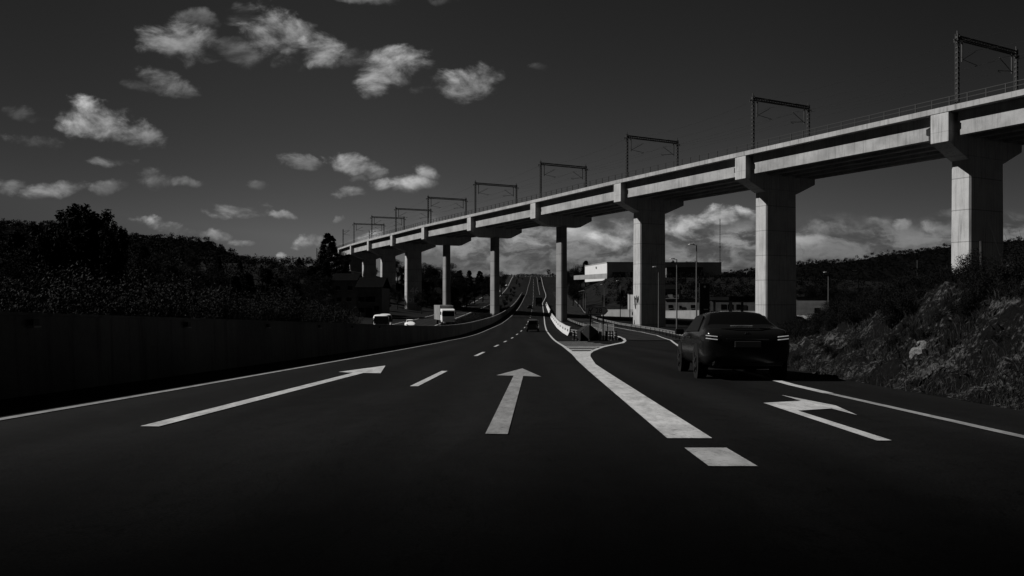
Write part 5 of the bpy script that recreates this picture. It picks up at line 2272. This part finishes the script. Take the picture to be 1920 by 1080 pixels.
def stone(x, y, r, label, group=None, k=0):
    o = bpy.data.objects.new('stone', sm[k % 3])
    COL.objects.link(o)
    o.location = (x, y, gz(x, y) + r * .25)
    o.rotation_euler = (random.random() * .6, random.random() * .6, random.random() * 6)
    o.scale = (r * 1.2, r, r)
    tag(o, label, 'stone', group)


def bank_at(px_, py):
    """where the view through this place of the photograph meets the bank"""
    for Y in np.arange(6, 60, .05):
        X = (px_ - 960) / F * Y
        if (HOR - py) / F * Y < gz(X, Y):
            return X, Y
    return (px_ - 960) / F * 20, 20


x, y = bank_at(1722, 672)
stone(x, y, .24, 'largest pale boulder half buried in the bank', None, 0)
x, y = bank_at(1735, 655)
stone(x, y, .14, 'medium pale boulder resting just above the largest one', None, 2)
x, y = bank_at(1668, 702)
stone(x, y, .05, 'small bright stone at the foot of the bank', None, 1)
x, y = bank_at(1776, 582)
stone(x, y, .11, 'pale stone high on the bank below the edging', None, 1)
for k in range(170):
    Y = 8 + 28 * random.random() ** 1.2
    x = float(bank_base(Y)) + .05 + random.random() ** 1.8 * 2.4
    stone(x, Y, random.uniform(.02, .10) * random.uniform(.5, 1.0), 'small grey stone lying on the broken soil of the bank', 'loose stones on the bank', k)

# grass of the bank: one mass of blades
def blades(name, n, sampler, hmin, hmax, mtl, seed, w=.010):
    g = np.random.default_rng(seed)
    X, Y = sampler(g, n)
    n = len(X)
    Z = ground(X, Y) + .03
    h = g.uniform(hmin, hmax, n)
    an = g.random(n) * 2 * pi
    lean = g.normal(0, .35, (n, 2))
    b = np.stack([np.cos(an), np.sin(an), np.zeros(n)], 1) * w * (.6 + h[:, None] * 1.5)
    p0 = np.stack([X, Y, Z], 1)
    mid = p0 + np.stack([lean[:, 0] * h * .35, lean[:, 1] * h * .35, h * .6], 1)
    tip = p0 + np.stack([lean[:, 0] * h, lean[:, 1] * h, h * (1 - .25 * (lean ** 2).sum(1).clip(0, 1.5))], 1)
    v = np.stack([p0 - b, p0 + b, mid + b * .7, tip, mid - b * .7], 1).reshape(-1, 3)
    f = np.arange(n * 5).reshape(n, 5)
    o = bpy.data.objects.new(name, np_mesh(name, v, f, M[mtl]))
    COL.objects.link(o)
    return tag(o, kind='stuff')


def samp_bank(g, n):
    Y = 6 + 46 * g.random(n) ** 1.3
    u = g.random(n) ** .75
    X = bank_base(Y) + .15 + u * (BANK_W + 1.3)
    nz = np.sin(X * 1.9 + 2 * np.sin(Y * .7)) + np.sin(Y * 1.3 + X * .8) + .9 * np.sin(X * 4.3 - Y * 3.1)
    keep = (nz + 5.0 * (u - .30) + g.normal(0, .5, n)) > -.1
    return X[keep], Y[keep]


blades('bank_grass', 210000, samp_bank, .05, .22, 'scrub', 81, .005)


def samp_dry(g, n):
    Y = 6 + 40 * g.random(n) ** 1.3
    u = g.random(n)
    X = bank_base(Y) + .05 + u * (BANK_W)
    return X, Y


blades('bank_grass', 60000, samp_dry, .06, .26, 'drygrass', 82, .004)


def samp_med(g, n):
    Y = 9 + 260 * g.random(n) ** 1.6
    t = g.random(n)
    X = wall_x(Y) - .35 - t * (wall_x(Y) - opp_right(Y) - 1.2)
    return X, Y


blades('median_grass', 26000, samp_med, .15, .5, 'scrub', 83, .015)

# bare twigs standing against the sky at the right end of the bank
mb = MB()
bx = at(1905, 500, 24)
for k in range(16):
    a = Vector((random.uniform(-.6, .6), random.uniform(-.4, .4), 0))
    tip = a + Vector((random.uniform(-.8, .5), random.uniform(-.3, .3), random.uniform(1.0, 2.3)))
    mb.tube([a, a.lerp(tip, .5) + Vector((.08, 0, .05)), tip], [.012, .009, .003], 4)
tag(mb.build('bare_shrub', M['bark'], None, loc=(bx.x, bx.y, gz(bx.x, bx.y))), 'bare twiggy shrub on the bank crest at the right picture edge', 'shrub')
